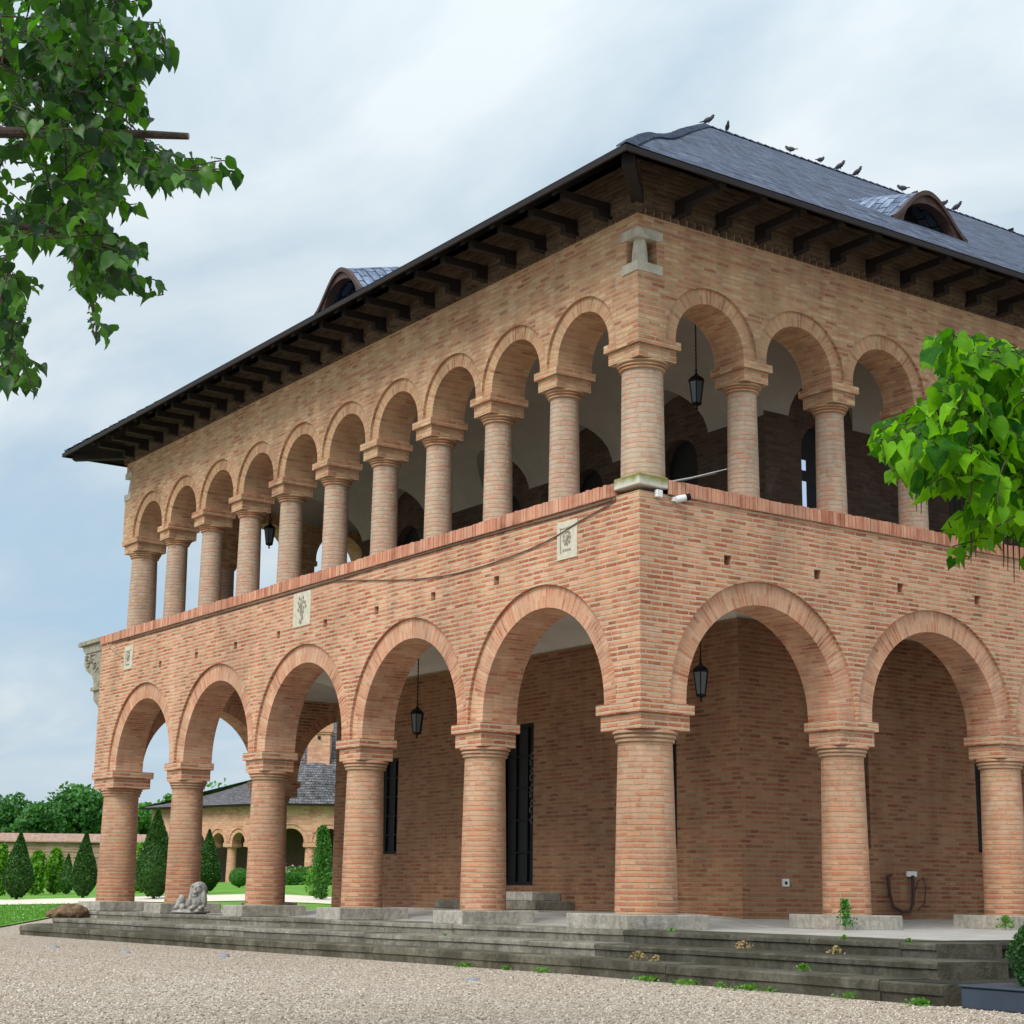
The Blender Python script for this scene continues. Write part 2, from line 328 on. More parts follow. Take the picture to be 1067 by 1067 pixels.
setv(n, b.inputs['Emission Color'], (0.46, 0.58, 0.82)); b.inputs['Emission Strength'].default_value = 0.75; M['pane_sky_glow'] = m  # emission added in place of skylight showing in the glass

def step_mat(name, c, moss, mossamt):
    m, n, b, o = mat(name); P = pos(n); g = nd(n, 'ShaderNodeNewGeometry')
    f = noise(n, P, 2.2, 6, 0.7); f2 = noise(n, P, 14, 5, 0.7); rp = g.outputs['Random Per Island']
    cc = mixc(n, ramp(n, f, [(0.35, 0.0), (0.68, 1.0)]), tuple(x*0.62 for x in c), c)
    cc = mixc(n, math_n(n, 'MULTIPLY', ramp(n, f2, [(0.42, 0.0), (0.62, 1.0)]), 0.5), cc, tuple(x*1.35 for x in c))
    cc = mixc(n, ramp(n, noise(n, P, 1.3, 6, 0.75), [(0.52-0.3*mossamt, 0.0), (0.75-0.3*mossamt, min(1, mossamt*1.3))]), cc, moss)
    hv = nd(n, 'ShaderNodeHueSaturation'); n.links.new(cc, hv.inputs['Color']); n.links.new(math_n(n, 'ADD', 0.78, math_n(n, 'MULTIPLY', rp, 0.30)), hv.inputs['Value'])
    vert = ramp(n, noise(n, vmap(n, P, scale=(3, 3, 1.2)), 2.5, 5, 0.7), [(0.35, 0.7), (0.6, 1.06)])
    setv(n, b.inputs['Base Color'], mixc(n, 0.8, hv.outputs[0], vert, 'MULTIPLY')); b.inputs['Roughness'].default_value = 0.95
    bump(n, b, math_n(n, 'ADD', f2, math_n(n, 'MULTIPLY', noise(n, P, 60, 3, 0.6), 0.5)), 0.9, 0.02); return m
M['step_stone'] = step_mat('step_stone', (0.33, 0.305, 0.25), (0.085, 0.075, 0.048), 0.5)
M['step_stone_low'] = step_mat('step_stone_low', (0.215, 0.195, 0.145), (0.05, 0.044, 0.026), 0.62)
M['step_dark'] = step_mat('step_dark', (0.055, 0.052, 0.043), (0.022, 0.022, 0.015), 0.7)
M['plinth_stone'] = step_mat('plinth_stone', (0.46, 0.42, 0.36), (0.2, 0.17, 0.12), 0.25)
M['floor_stone'] = step_mat('floor_stone', (0.42, 0.41, 0.39), (0.26, 0.25, 0.21), 0.2)

# slates
def slate_mat(name, c1, c2, row=0.13, width=0.2):
    m, n, b, o = mat(name); b.inputs['Specular IOR Level'].default_value = 0.1; t = nd(n, 'ShaderNodeTexCoord').outputs['UV']; P = pos(n)
    jn = noise(n, P, 5, 3, 0.6, out=1)
    a = nd(n, 'ShaderNodeVectorMath', operation='ADD'); n.links.new(t, a.inputs[0])
    k = nd(n, 'ShaderNodeVectorMath', operation='SCALE'); n.links.new(jn, k.inputs[0]); k.inputs['Scale'].default_value = 0.05; n.links.new(k.outputs[0], a.inputs[1])
    br = nd(n, 'ShaderNodeTexBrick', offset=0.5); n.links.new(a.outputs[0], br.inputs['Vector'])
    setv(n, br.inputs['Color1'], (0, 0, 0)); setv(n, br.inputs['Color2'], (1, 1, 1)); setv(n, br.inputs['Mortar'], (0.1, 0.1, 0.1))
    for kk, v in (('Scale', 1.0), ('Mortar Size', 0.010), ('Mortar Smooth', 0.2), ('Brick Width', width), ('Row Height', row)): br.inputs[kk].default_value = v
    cc = mixc(n, br.outputs['Color'], c1, c2)
    cc = mixc(n, ramp(n, noise(n, P, 0.8, 6, 0.7), [(0.35, 0.0), (0.7, 0.7)]), cc, tuple(x*1.15 for x in c2))
    cc = mixc(n, math_n(n, 'MULTIPLY', ramp(n, noise(n, vmap(n, P, scale=(1, 1, 1)), 16, 5, 0.75), [(0.5, 0.0), (0.68, 1.0)]), 0.4), cc, (0.25, 0.29, 0.37))
    mott = noise(n, vmap(n, t, scale=(1.3, 3.2, 1)), 1.6, 8, 0.78)
    cc = mixc(n, ramp(n, mott, [(0.38, 0.85), (0.50, 0.0)]), cc, tuple(x*0.5 for x in c1)); cc = mixc(n, ramp(n, mott, [(0.52, 0.0), (0.66, 0.75)]), cc, tuple(x*2.1 for x in c2))
    cc = mixc(n, br.outputs['Fac'], cc, (0.012, 0.014, 0.02))
    setv(n, b.inputs['Base Color'], cc); b.inputs['Roughness'].default_value = 0.8; b.inputs['Specular IOR Level'].default_value = 0.12
    saw = math_n(n, 'FRACT', math_n(n, 'DIVIDE', sepxyz(n, a.outputs[0])[1], row))
    h = math_n(n, 'ADD', math_n(n, 'MULTIPLY', math_n(n, 'SUBTRACT', 1.0, saw), 0.8), math_n(n, 'MULTIPLY', br.outputs['Color'], 0.6))
    h = math_n(n, 'ADD', h, math_n(n, 'MULTIPLY', math_n(n, 'SUBTRACT', 1.0, br.outputs['Fac']), 0.6))
    bump(n, b, h, 1.0, 0.03); return m
M['slate'] = slate_mat('slate', (0.022, 0.030, 0.055), (0.085, 0.103, 0.155), row=0.24, width=0.30)
M['slate_dormer'] = slate_mat('slate_dormer', (0.10, 0.13, 0.20), (0.19, 0.24, 0.33), row=0.2, width=0.26)
M['far_slate'] = slate_mat('far_slate', (0.075, 0.072, 0.078), (0.17, 0.16, 0.165), row=0.13, width=0.16)

M['ridge_slate'] = simple('ridge_slate', (0.085, 0.105, 0.16), 0.8, nscale=5, var=0.5, bstr=0.3)
def foliage(name, dark_c, light_c, trans=0.35, nscale=1.5, rough=0.5, tc_mul=(1.25, 1.5, 0.5), spec=0.35):
    m, n, b, o = mat(name); P = pos(n); g = nd(n, 'ShaderNodeNewGeometry')
    f = math_n(n, 'ADD', math_n(n, 'MULTIPLY', g.outputs['Random Per Island'], 0.6), math_n(n, 'MULTIPLY', noise(n, P, nscale, 4, 0.6), 0.4))
    cc = mixc(n, ramp(n, f, [(0.25, 0.0), (0.82, 1.0)]), dark_c, light_c)
    cc = mixc(n, math_n(n, 'MULTIPLY', ramp(n, noise(n, P, 28, 5, 0.7), [(0.4, 0.0), (0.7, 1.0)]), 0.45), cc, tuple(x*0.45 for x in light_c))
    setv(n, b.inputs['Base Color'], cc); b.inputs['Roughness'].default_value = rough; b.inputs['Specular IOR Level'].default_value = spec
    t = nd(n, 'ShaderNodeBsdfTranslucent'); k = nd(n, 'ShaderNodeMix', data_type='RGBA', blend_type='MULTIPLY')
    k.inputs[0].default_value = 1; n.links.new(cc, k.inputs[6]); k.inputs[7].default_value = (*tc_mul, 1); n.links.new(k.outputs[2], t.inputs[0])
    x = nd(n, 'ShaderNodeMixShader'); x.inputs[0].default_value = trans; n.links.new(b.outputs[0], x.inputs[1]); n.links.new(t.outputs[0], x.inputs[2]); n.links.new(x.outputs[0], o.inputs[0])
    return m
M['leaf_left'] = foliage('leaf_left', (0.006, 0.034, 0.012), (0.075, 0.20, 0.014), 0.45, tc_mul=(1.5, 1.9, 0.4), rough=0.42, spec=0.45)
M['leaf_right'] = foliage('leaf_right', (0.012, 0.095, 0.010), (0.22, 0.52, 0.014), 0.5, tc_mul=(1.7, 1.6, 0.3), rough=0.6, spec=0.15)
M['leaf_far'] = foliage('leaf_far', (0.045, 0.15, 0.04), (0.10, 0.27, 0.06), 0.3, nscale=0.4)
M['leaf_far_light'] = foliage('leaf_far_light', (0.07, 0.22, 0.05), (0.15, 0.36, 0.07), 0.35, nscale=0.4)
M['conifer'] = foliage('conifer', (0.016, 0.065, 0.007), (0.055, 0.165, 0.018), 0.15, nscale=3)
M['lime_shrub'] = foliage('lime_shrub', (0.06, 0.20, 0.012), (0.22, 0.46, 0.04), 0.35)
M['hedge'] = foliage('hedge', (0.035, 0.15, 0.02), (0.09, 0.28, 0.03), 0.25)
M['box_bush'] = foliage('box_bush', (0.012, 0.055, 0.012), (0.05, 0.15, 0.03), 0.25, nscale=4)
M['weed'] = foliage('weed', (0.07, 0.22, 0.02), (0.18, 0.38, 0.05), 0.35)
M['rose'] = simple('rose', (0.55, 0.28, 0.28), 0.8, bstr=0)

# ground
m, n, b, o = mat('gravel'); P = pos(n)
vo = nd(n, 'ShaderNodeTexVoronoi'); n.links.new(P, vo.inputs['Vector']); vo.inputs['Scale'].default_value = 34
vo2 = nd(n, 'ShaderNodeTexVoronoi'); n.links.new(P, vo2.inputs['Vector']); vo2.inputs['Scale'].default_value = 75
bw = sepxyz(n, vo.outputs['Color'])[0]
cc = ramp(n, bw, [(0.0, (0.24, 0.185, 0.14)), (0.35, (0.47, 0.39, 0.31)), (0.7, (0.58, 0.50, 0.41)), (1.0, (0.70, 0.63, 0.54))])
cc = mixc(n, ramp(n, vo.outputs['Distance'], [(0.45, 0.0), (0.8, 0.75)]), cc, (0.16, 0.12, 0.09))
cc = mixc(n, math_n(n, 'MULTIPLY', ramp(n, noise(n, vmap(n, P, scale=(1, 2.2, 1), rot=(0, 0, 0.5)), 0.45, 6, 0.65), [(0.38, 0.0), (0.66, 1.0)]), 0.5), cc, (0.34, 0.265, 0.19))
setv(n, b.inputs['Base Color'], cc); b.inputs['Roughness'].default_value = 0.95
bump(n, b, math_n(n, 'ADD', math_n(n, 'SUBTRACT', 1.0, vo.outputs['Distance']), math_n(n, 'MULTIPLY', vo2.outputs['Distance'], 0.4)), 0.9, 0.02); M['gravel'] = m
m, n, b, o = mat('pebble'); g = nd(n, 'ShaderNodeNewGeometry')
setv(n, b.inputs['Base Color'], ramp(n, g.outputs['Random Per Island'], [(0.0, (0.20, 0.155, 0.12)), (0.25, (0.42, 0.34, 0.27)), (0.6, (0.56, 0.48, 0.39)), (1.0, (0.70, 0.63, 0.55))])); b.inputs['Roughness'].default_value = 0.9; M['pebble'] = m
m, n, b, o = mat('path_gravel'); P = pos(n); setv(n, b.inputs['Base Color'], mixc(n, noise(n, P, 8, 5, 0.7), (0.56, 0.48, 0.38), (0.76, 0.70, 0.60))); M['path_gravel'] = m
m, n, b, o = mat('lawn'); P = pos(n)
cc = mixc(n, ramp(n, noise(n, P, 0.6, 5, 0.6), [(0.35, 0.0), (0.7, 1.0)]), (0.10, 0.28, 0.022), (0.20, 0.38, 0.05))
cc = mixc(n, ramp(n, noise(n, vmap(n, P, scale=(1, 1, 1)), 18, 5, 0.75), [(0.4, 0.0), (0.62, 0.55)]), cc, (0.09, 0.2, 0.03))
setv(n, b.inputs['Base Color'], cc); bump(n, b, noise(n, P, 40, 4, 0.7), 1.0, 0.03); M['lawn'] = m

# ------------------------------------------------------------------ ground
def ground_z(x, y):
    dx = np.asarray(x, float)-CAM[0]; dy = np.asarray(y, float)-CAM[1]
    s = dx*F2[0]+dy*F2[1]; u = dx*R2[0]+dy*R2[1]
    base = np.interp(s, [39.8, 54, 58, 90, 300], [-0.58, -0.13, 0.0, 0.47, 0.6])
    tilt = np.clip(0.033*(u+0.289*s), -0.3, 0.6)*np.clip((s-42)/14, 0, 1)*np.clip((-3-u)/5, 0, 1)
    return base+tilt
def su(s, u): return CAM[0]+s*F2[0]+u*R2[0], CAM[1]+s*F2[1]+u*R2[1]
def sheet(name, ss, us, matl, dz, keep=None, kind='structure'):
    S, U = np.meshgrid(ss, us, indexing='ij'); X, Y = su(S, U); Z = ground_z(X, Y)+dz
    V = np.stack([X, Y, Z], -1).reshape(-1, 3); nS, nU = len(ss), len(us); Fc = []
    for i in range(nS-1):
        for j in range(nU-1):
            if keep is None or keep((ss[i]+ss[i+1])/2, (us[j]+us[j+1])/2): Fc.append((i*nU+j, i*nU+j+1, (i+1)*nU+j+1, (i+1)*nU+j))
    o = link(name, np_mesh(name, V, np.array(Fc), True), matl); tag(o, kind=kind); return o
far = list(np.geomspace(110, 1500, 14))
S_all = sorted(list(np.arange(-30, 108, 3.0))+[39.8, 54, 58]+far)
U_all = [-x for x in far[::-1]]+list(np.arange(-99, 100, 3.0))+far
sheet('gravel_ground', S_all, U_all, M['gravel'], 0.0)
sheet('lawn', [40, 42, 44, 46, 48, 50, 52, 53.9], [-90, -70, -50, -40, -30, -24, -20, -17, -14, -12.1, -10, -8, -6, -5, -4], M['lawn'], 0.03, keep=lambda s, u: u < -12.1 or s > 50)
sheet('rear_lawn', [58, 60, 65, 70, 75, 80, 85, 90, 100, 108, 130, 180, 300], [-200, -120, -90, -70, -50, -40, -30, -24, -20, -17, -14, -12, -10, -8, -6, -5, -4, -2, 0, 4, 12, 60], M['lawn'], 0.03)
sheet('garden_path', [53.9, 55, 56, 57, 58], [-90, -70, -50, -40, -30, -24, -20, -17, -14, -12, -10, -8, -6, -5, -4, 0], M['path_gravel'], 0.05)
# loose gravel stones standing up from the sheet in front of the building
def pebbles():
    n = 70000
    s = 10.5+30*rng.beta(0.9, 2.2, n); u = (rng.uniform(-0.34, 0.34, n))*s
    x, y = su(s, u); ok = ~((x < 7.25) & (y > -2.5) & (x > -21.4) & (y > -1.85-np.clip((x-0.9)*0.107, 0, 9))); x, y, s = x[ok], y[ok], s[ok]; n = len(x)
    T = np.array([[1, 0, 0], [-1, 0, 0], [0, 1, 0], [0, -1, 0], [0, 0, .7], [0, 0, -.5]])
    Fc = np.array([[0, 2, 4], [2, 1, 4], [1, 3, 4], [3, 0, 4]])
    sz = rng.uniform(0.006, 0.017, n); Mr = rand_rot(n); J = 1+0.35*rng.uniform(-1, 1, (n, 6, 1))
    V = np.einsum('nij,nkj->nki', Mr, T[None]*J)*sz[:, None, None]; V[:, :, 2] *= 0.7
    V += np.stack([x, y, ground_z(x, y)+sz*0.25], -1)[:, None, :]
    F_all = np.array([[0, 2, 4], [2, 1, 4], [1, 3, 4], [3, 0, 4], [2, 0, 5], [1, 2, 5], [3, 1, 5], [0, 3, 5]])
    Fi = (F_all[None]+np.arange(n)[:, None, None]*6).reshape(-1, 3)
    o = link('gravel_stones', np_mesh('gravel_stones', V.reshape(-1, 3), Fi), M['pebble'])
    tag(o, 'loose pale gravel stones strewn in front of the stone steps', 'gravel', kind='stuff')
pebbles()
for i, (px, py, s, r_, lab) in enumerate([(57, 984, 30, .09, 'small grey stone in the gravel, farthest left below the steps'), (132, 989, 27.5, .085, 'small dark grey stone in the gravel near the left end of the steps'),
        (233, 993, 26.5, .11, 'small blue grey stone in the gravel below the lion statue'), (493, 1020, 20, .085, 'small blue grey stone in the gravel below the second column from the corner')]):
    p = at(px, py, s); x, y = p[0], p[1]
    mb = MB(); k = 10
    mb.lathe([(0.001, 0.45*r_), (0.5*r_, 0.42*r_), (0.85*r_, 0.25*r_), (r_, 0.0), (0.9*r_, -0.1*r_)], n=k)
    mb.v = [(a*(1.2+0.15*math.sin(3*a/r_+i)), b_*(0.9+0.1*math.cos(5*b_/r_)), c) for a, b_, c in mb.v]
    o = mb.build('field_stone', simple('field_stone', (0.24, 0.25, 0.28), 0.9, nscale=12), smooth=50); o.location = (x, y, float(ground_z(x, y))); tag(o, lab, 'stone', 'loose stones lying in the gravel')

# ------------------------------------------------------------------ stone platform and steps
MY = 31.15                       # length of the right hand facade
steps = tag(empty('stone_steps', (5.88, -0.92, -0.58)), 'weathered mossy stone steps and terrace wrapped around the foot of the arcaded palace', 'steps')
def rel(o, parent):              # keep world coordinates of a mesh built in world space
    o.parent = parent; o.location = -Vector(parent.location); return o
def terrace(outline, z0, z1, matl, name, depth=0.5, seglen=1.5, jit=0.006):
    """row of edge stones along an open outline, plus nothing inside"""
    mb = MB(); P = [Vector((a, b)) for a, b in outline]
    for i in range(len(P)-1):
        a, b_ = P[i], P[i+1]; d = b_-a; L = d.length; d.normalize(); nrm = Vector((-d.y, d.x))
        t = 0.0
        while t < L-1e-6:
            l = min(seglen*random.uniform(0.7, 1.35), L-t)
            if L-t-l < 0.5: l = L-t
            q = [a+d*(t+0.004), a+d*(t+l-0.004)]; q += [q[1]+nrm*depth, q[0]+nrm*depth]
            dz = random.uniform(-jit, jit); o1, o2 = random.uniform(-jit, jit)*1.5, random.uniform(-jit, jit)*1.5
            q[0] -= nrm*o1; q[1] -= nrm*o2
            nseg = max(2, int(l/0.4)); top = []; bot = []; ch = 0.018
            def row(off, z, wob): return [Vector((*(q[0].lerp(q[1], k/nseg)+nrm*(off+(random.uniform(-wob, wob)))), z+dz+random.uniform(-wob, wob)*0.7)) for k in range(nseg+1)]
            rows = [row(0.022, z0, 0.002), row(0.020, z0*0.42+z1*0.58, 0.003), row(0.0, z0*0.38+z1*0.62, 0.003), row(0.002, z1-ch, 0.005), row(ch, z1, 0.004), row(depth, z1, 0.001), row(depth, z0, 0)]
            base = len(mb.v)
            for r0, r1 in zip(rows, rows[1:]):
                for k in range(nseg): mb.face([r0[k], r0[k+1], r1[k+1], r1[k]])
            mb.face([r[0] for r in rows][::-1]); mb.face([r[-1] for r in rows])
            t += l
    o = mb.build(name, matl, None, weld=1e-6, smooth=30); rel(o, steps); return o
ZP = -0.065
E1 = [(-20.1, 6.0), (-20.1, -0.34), (-18.2, -0.36), (0.1, -0.40), (5.88, -0.92)]; E1b = [(5.88, -0.92), (5.88, MY+2)]
E2 = [(-20.9, 6.0), (-20.9, -0.2), (-18.4, -1.30), (0.4, -1.12), (6.6, -1.72)]; E2b = [(6.6, -1.72), (6.6, MY+2)]
E3 = [(-21.3, 6.0), (-21.3, -0.5), (-19.1, -1.75), (0.9, -1.72), (7.25, -2.40)]; E3b = [(7.25, -2.40), (7.25, MY+2)]
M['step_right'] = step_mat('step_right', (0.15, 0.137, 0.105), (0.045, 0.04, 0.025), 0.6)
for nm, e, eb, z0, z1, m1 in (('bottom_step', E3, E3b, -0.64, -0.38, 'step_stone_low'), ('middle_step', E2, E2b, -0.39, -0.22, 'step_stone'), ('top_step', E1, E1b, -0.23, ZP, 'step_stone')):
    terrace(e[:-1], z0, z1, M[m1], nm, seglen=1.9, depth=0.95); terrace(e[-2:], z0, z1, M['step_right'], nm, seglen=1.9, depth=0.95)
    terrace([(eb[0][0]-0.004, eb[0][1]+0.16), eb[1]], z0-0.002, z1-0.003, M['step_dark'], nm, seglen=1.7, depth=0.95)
mb = MB()     # paving between the edge stones and the inner walls, rising slightly towards the wall
def fz(x, y):
    return ZP-0.002+0.18*max(0.0, min(1.0, min(y-0.7, -x-0.7)/2.6)) if x > -15 else ZP-0.002+0.05*max(0.0, min(1.0, (y-0.7)/3))
gx = [-19.62, -18.1, -16, -13, -10, -8, -6, -4.5, -3.6, -2.9, -2.3, -1.7, -1.2, -0.7, 0.6, 2.5, 4.2, 4.98]
gy = [-2, 0.62, 0.9, 1.3, 1.9, 2.6, 3.4, 4.2, 6, 10, 16, 24, MY+2]
def front_y(x): return float(np.interp(x, [-19.62, -18.1, 0.1, 4.98], [0.55, 0.55, 0.50, -0.02]))
for i in range(len(gx)-1):
    for j in range(len(gy)-1):
        ys = [max(gy[j], front_y(gx[i])) if j == 0 else gy[j], max(gy[j], front_y(gx[i+1])) if j == 0 else gy[j]]
        mb.face([(gx[i], ys[0], fz(gx[i], ys[0])), (gx[i+1], ys[1], fz(gx[i+1], ys[1])), (gx[i+1], gy[j+1], fz(gx[i+1], gy[j+1])), (gx[i], gy[j+1], fz(gx[i], gy[j+1]))])
m, n, b, o = mat('paving'); P = pos(n)
br = nd(n, 'ShaderNodeTexBrick'); n.links.new(P, br.inputs[0]); setv(n, br.inputs['Color1'], (0.40, 0.39, 0.37)); setv(n, br.inputs['Color2'], (0.50, 0.48, 0.46)); setv(n, br.inputs['Mortar'], (0.16, 0.15, 0.12))
for k, v in (('Scale', 1.0), ('Mortar Size', 0.012), ('Brick Width', 0.9), ('Row Height', 0.6)): br.inputs[k].default_value = v
setv(n, b.inputs['Base Color'], mixc(n, ramp(n, noise(n, P, 2.5, 6, 0.7), [(0.4, 0.0), (0.75, 0.8)]), br.outputs['Color'], (0.27, 0.25, 0.2))); b.inputs['Roughness'].default_value = 0.6; M['paving'] = m
rel(mb.build('terrace_paving', M['paving'], None), steps)
mb = MB(); mb.prism([(-19.7, 0.62), (5.0, 0.62), (5.6, MY+2), (-19.7, MY+2)], lambda a, b_, d: (a, b_, d), -0.6, -0.26); rel(mb.build('foundation', M['step_dark'], None), steps)

# ------------------------------------------------------------------ the palace
palace = tag(empty('palace', (0, 0, 0)), 'two storey red brick palace with arcaded loggias, stone steps and a hipped slate roof', 'palace')
T = 0.72; LX = -19.84; UX = -18.98
ZS, ZCAPB, ZCAP = 3.013, 6.0, 6.2; ZUS = 8.333
mA = lambda a, b_, d: (a, d, b_)                 # left facade: a = x, depth = y
mB = lambda a, b_, d: (-d, a, b_)                # right facade: a = y, depth inward
mEl = lambda a, b_, d: (LX+d, a, b_)             # end facade, lower
mEu = lambda a, b_, d: (UX+d, a, b_)             # end facade, upper
def arch_outline(a0, a1, z0, z1, arches, n=28):
    pts = [(a0, z1), (a1, z1), (a1, z0)]
    for c, Rr, zs in sorted(arches, key=lambda t: -t[0]):
        pts.append((c+Rr, z0))
        for k in range(n+1):
            t = math.pi*k/n; pts.append((c+Rr*math.cos(t), zs+Rr*math.sin(t)))
        pts.append((c-Rr, z0))
    pts.append((a0, z0)); return pts
def arch_mesh(mb, mapf, c, Ri, Ro, z0, zs, d0, d1, n=28):
    """voussoir ring (front and back face) and soffit with brick UVs running along the arc"""
    path = [(c+Ri, z0, c+Ro, z0, 0.0)]; st = zs-z0
    for k in range(n+1):
        t = math.pi*k/n; path.append((c+Ri*math.cos(t), zs+Ri*math.sin(t), c+Ro*math.cos(t), zs+Ro*math.sin(t), st+t*(Ri+Ro)/2))
    path.append((c-Ri, z0, c-Ro, z0, 2*st+math.pi*(Ri+Ro)/2))
    w_ = Ro-Ri
    for p, q in zip(path, path[1:]):
        for d in (d0, d1):
            mb.face([mapf(p[0], p[1], d), mapf(p[2], p[3], d), mapf(q[2], q[3], d), mapf(q[0], q[1], d)], [(0.01, p[4]), (w_, p[4]), (w_, q[4]), (0.01, q[4])])
        mb.face([mapf(p[0], p[1], d0), mapf(p[0], p[1], d1), mapf(q[0], q[1], d1), mapf(q[0], q[1], d0)], [(0, p[4]), (d1-d0, p[4]), (d1-d0, q[4]), (0, q[4])])
        mb.face([mapf(p[2], p[3], d0), mapf(p[2], p[3], d1), mapf(q[2], q[3], d1), mapf(q[2], q[3], d0)], [(0, p[4]), (d1-d0, p[4]), (d1-d0, q[4]), (0, q[4])])
    for p in (path[0], path[-1]):
        mb.face([mapf(p[0], p[1], d0), mapf(p[2], p[3], d0), mapf(p[2], p[3], d1), mapf(p[0], p[1], d1)], [(0, 0), (w_, 0), (w_, .1), (0, .1)])
def arch_cutter(mapf, c, Ro, z0, zs, d0, d1):
    mb = MB(); n = 28; mb.prism([(c-Ro, z0), (c+Ro, z0)]+[(c+Ro*math.cos(math.pi*k/n), zs+Ro*math.sin(math.pi*k/n)) for k in range(n+1)], mapf, d0, d1); return mb
def facade(name, mapf, a0, a1, z0, z1, jambs, ringw, mw, mr, cutters=(), depth=T, rec=0.055, extra=()):
    """jambs: list of (left jamb, right jamb) openings"""
    ar = []
    for l, r_ in jambs:
        c, Ri = (l+r_)/2, (r_-l)/2; ar.append((c, Ri+ringw, z0+0.065, Ri))
    mb = MB(); mb.prism([(a0, z0), (a1, z0), (a1, z1), (a0, z1)], mapf, 0.0, depth)
    o = mb.build(name, M[mw], palace)
    cut(o, [arch_cutter(mapf, x[0], x[1], z0-0.5, x[2], -0.3, depth+0.3) for x in ar]+list(cutters)+list(extra))
    for c, Ro, zs, Ri in ar:
        m2 = MB(); arch_mesh(m2, mapf, c, Ri, Ro-0.002, z0+0.001, zs, rec, depth-0.012)
        m2.build('arch', M[mr], palace, smooth=35)
    return o
def cbox(a, b_): mb = MB(); mb.box(a, b_); return mb

# --- column builder (mesh around own axis; copies share data)
def column(zf, ztop, rb, rt, block, blockh, bandh, ringh, mats, bx=None, plinth=None, pl_off=(0, 0)):
    """zf foot, ztop top of impost; block = half sizes (x, y) of the impost block"""
    zr = ztop-bandh-blockh-ringh
    mb = MB(); prof = [(rb, zf)]
    for k in range(1, 9):
        f = k/8; prof.append((rb+(rt-rb)*f**1.2, zf+(zr-zf)*f))
    mb.lathe(prof, n=40, uvr=rb)
    shaft = mb.build('column', mats[0], palace, smooth=40)
    m2 = MB()
    rr = ringh/3; pr = []
    for k, g in enumerate((0.035, 0.055, 0.08)):
        z = zr+k*rr
        pr += [(rt+g-0.022, z+0.001), (rt+g, z+rr*0.25), (rt+g, z+rr*0.75), (rt+g-0.018, z+rr*0.96)]
    m2.lathe(pr, n=40, uvr=rt)
    hx, hy = block
    m2.build('neck_rings', mats[1], shaft, smooth=30)
    m3 = MB()
    m3.box((-hx+0.03, -hy+0.03, zr+ringh), (hx-0.03, hy-0.03, zr+ringh+blockh))
    m3.box((-hx-0.02, -hy-0.02, zr+ringh+blockh), (hx+0.02, hy+0.02, ztop-0.002))
    k = m3.build('impost', mats[2], shaft)
    if bx: k.location = (bx[0], bx[1], 0)
    if plinth:
        px0, py0, px1, py1, pz0 = plinth
        m4 = MB(); m4.box((px0, py0, pz0), (px1, py1, zf), j=0.008); pl_ = m4.build('plinth', M['plinth_stone'], shaft)
        bv = pl_.modifiers.new('bevel', 'BEVEL'); bv.width = 0.015; bv.segments = 2
    return shaft
LM = (M['brick_col_low'], M['brick_col_low'], M['brick_low']); UM = (M['brick_col_up'], M['brick_arch_up'], M['brick_up'])
def place(proto, x, y, first, rz=0.0):
    o = proto if first else copy_tree(proto, palace); o.location = (x, y, 0); o.rotation_euler = (0, 0, rz); return o
# lower columns on the left facade
PA = 3.766; CA = 0.3659
xa = [-CA-i*PA+a for i, a in zip(range(1, 5), (-0.184, -0.154, -0.07, -0.01))]
pc = column(0.14, ZS, 0.362, 0.322, (0.395, 0.36), 0.225, 0.145, 0.165, LM, plinth=(-0.40, -0.665, 0.42, 0.70, -0.07))
for i, x in enumerate(xa): place(pc, x, T/2, i == 0)
yb = [CA+3.8035*i+b_ for i, b_ in zip(range(1, 8), (0.10, -0.03, 0, 0, 0, 0, 0))]
pb = column(0.14, ZS, 0.362, 0.322, (0.36, 0.395), 0.225, 0.145, 0.165, LM, plinth=(-0.60, -0.62, 0.50, 0.66, -0.07))
for i, y in enumerate(yb): place(pb, -T/2, y, i == 0)
cc_ = column(0.14, ZS, 0.437, 0.385, (0.475, 0.475), 0.225, 0.145, 0.175, LM, plinth=(-0.82, -0.76, 0.50, 0.72, -0.07))
place(cc_, -0.455, 0.455, True)
c2 = column(0.14, ZS, 0.437, 0.385, (0.475, 0.475), 0.225, 0.145, 0.175, LM, plinth=(-0.6, -0.6, 0.6, 0.6, -0.06))
place(c2, -0.455, MY-0.455, True)
ce = column(0.14, ZS, 0.432, 0.39, (0.60, 0.475), 0.225, 0.145, 0.175, LM, plinth=(-0.62, -0.62, 0.62, 0.70, -0.07))
place(ce, -19.24, 0.455, True)
ye = [4.46, 8.50]+[8.50+3.70*i for i in range(1, 6)]
pe = column(0.14, ZS, 0.372, 0.332, (0.37, 0.50), 0.225, 0.145, 0.165, LM, plinth=(-0.5, -0.5, 0.5, 0.5, -0.06))
for i, y in enumerate(ye): place(pe, LX+T/2, y, i == 0)
place(c2 := copy_tree(c2, palace), -19.3, MY-0.455, True)

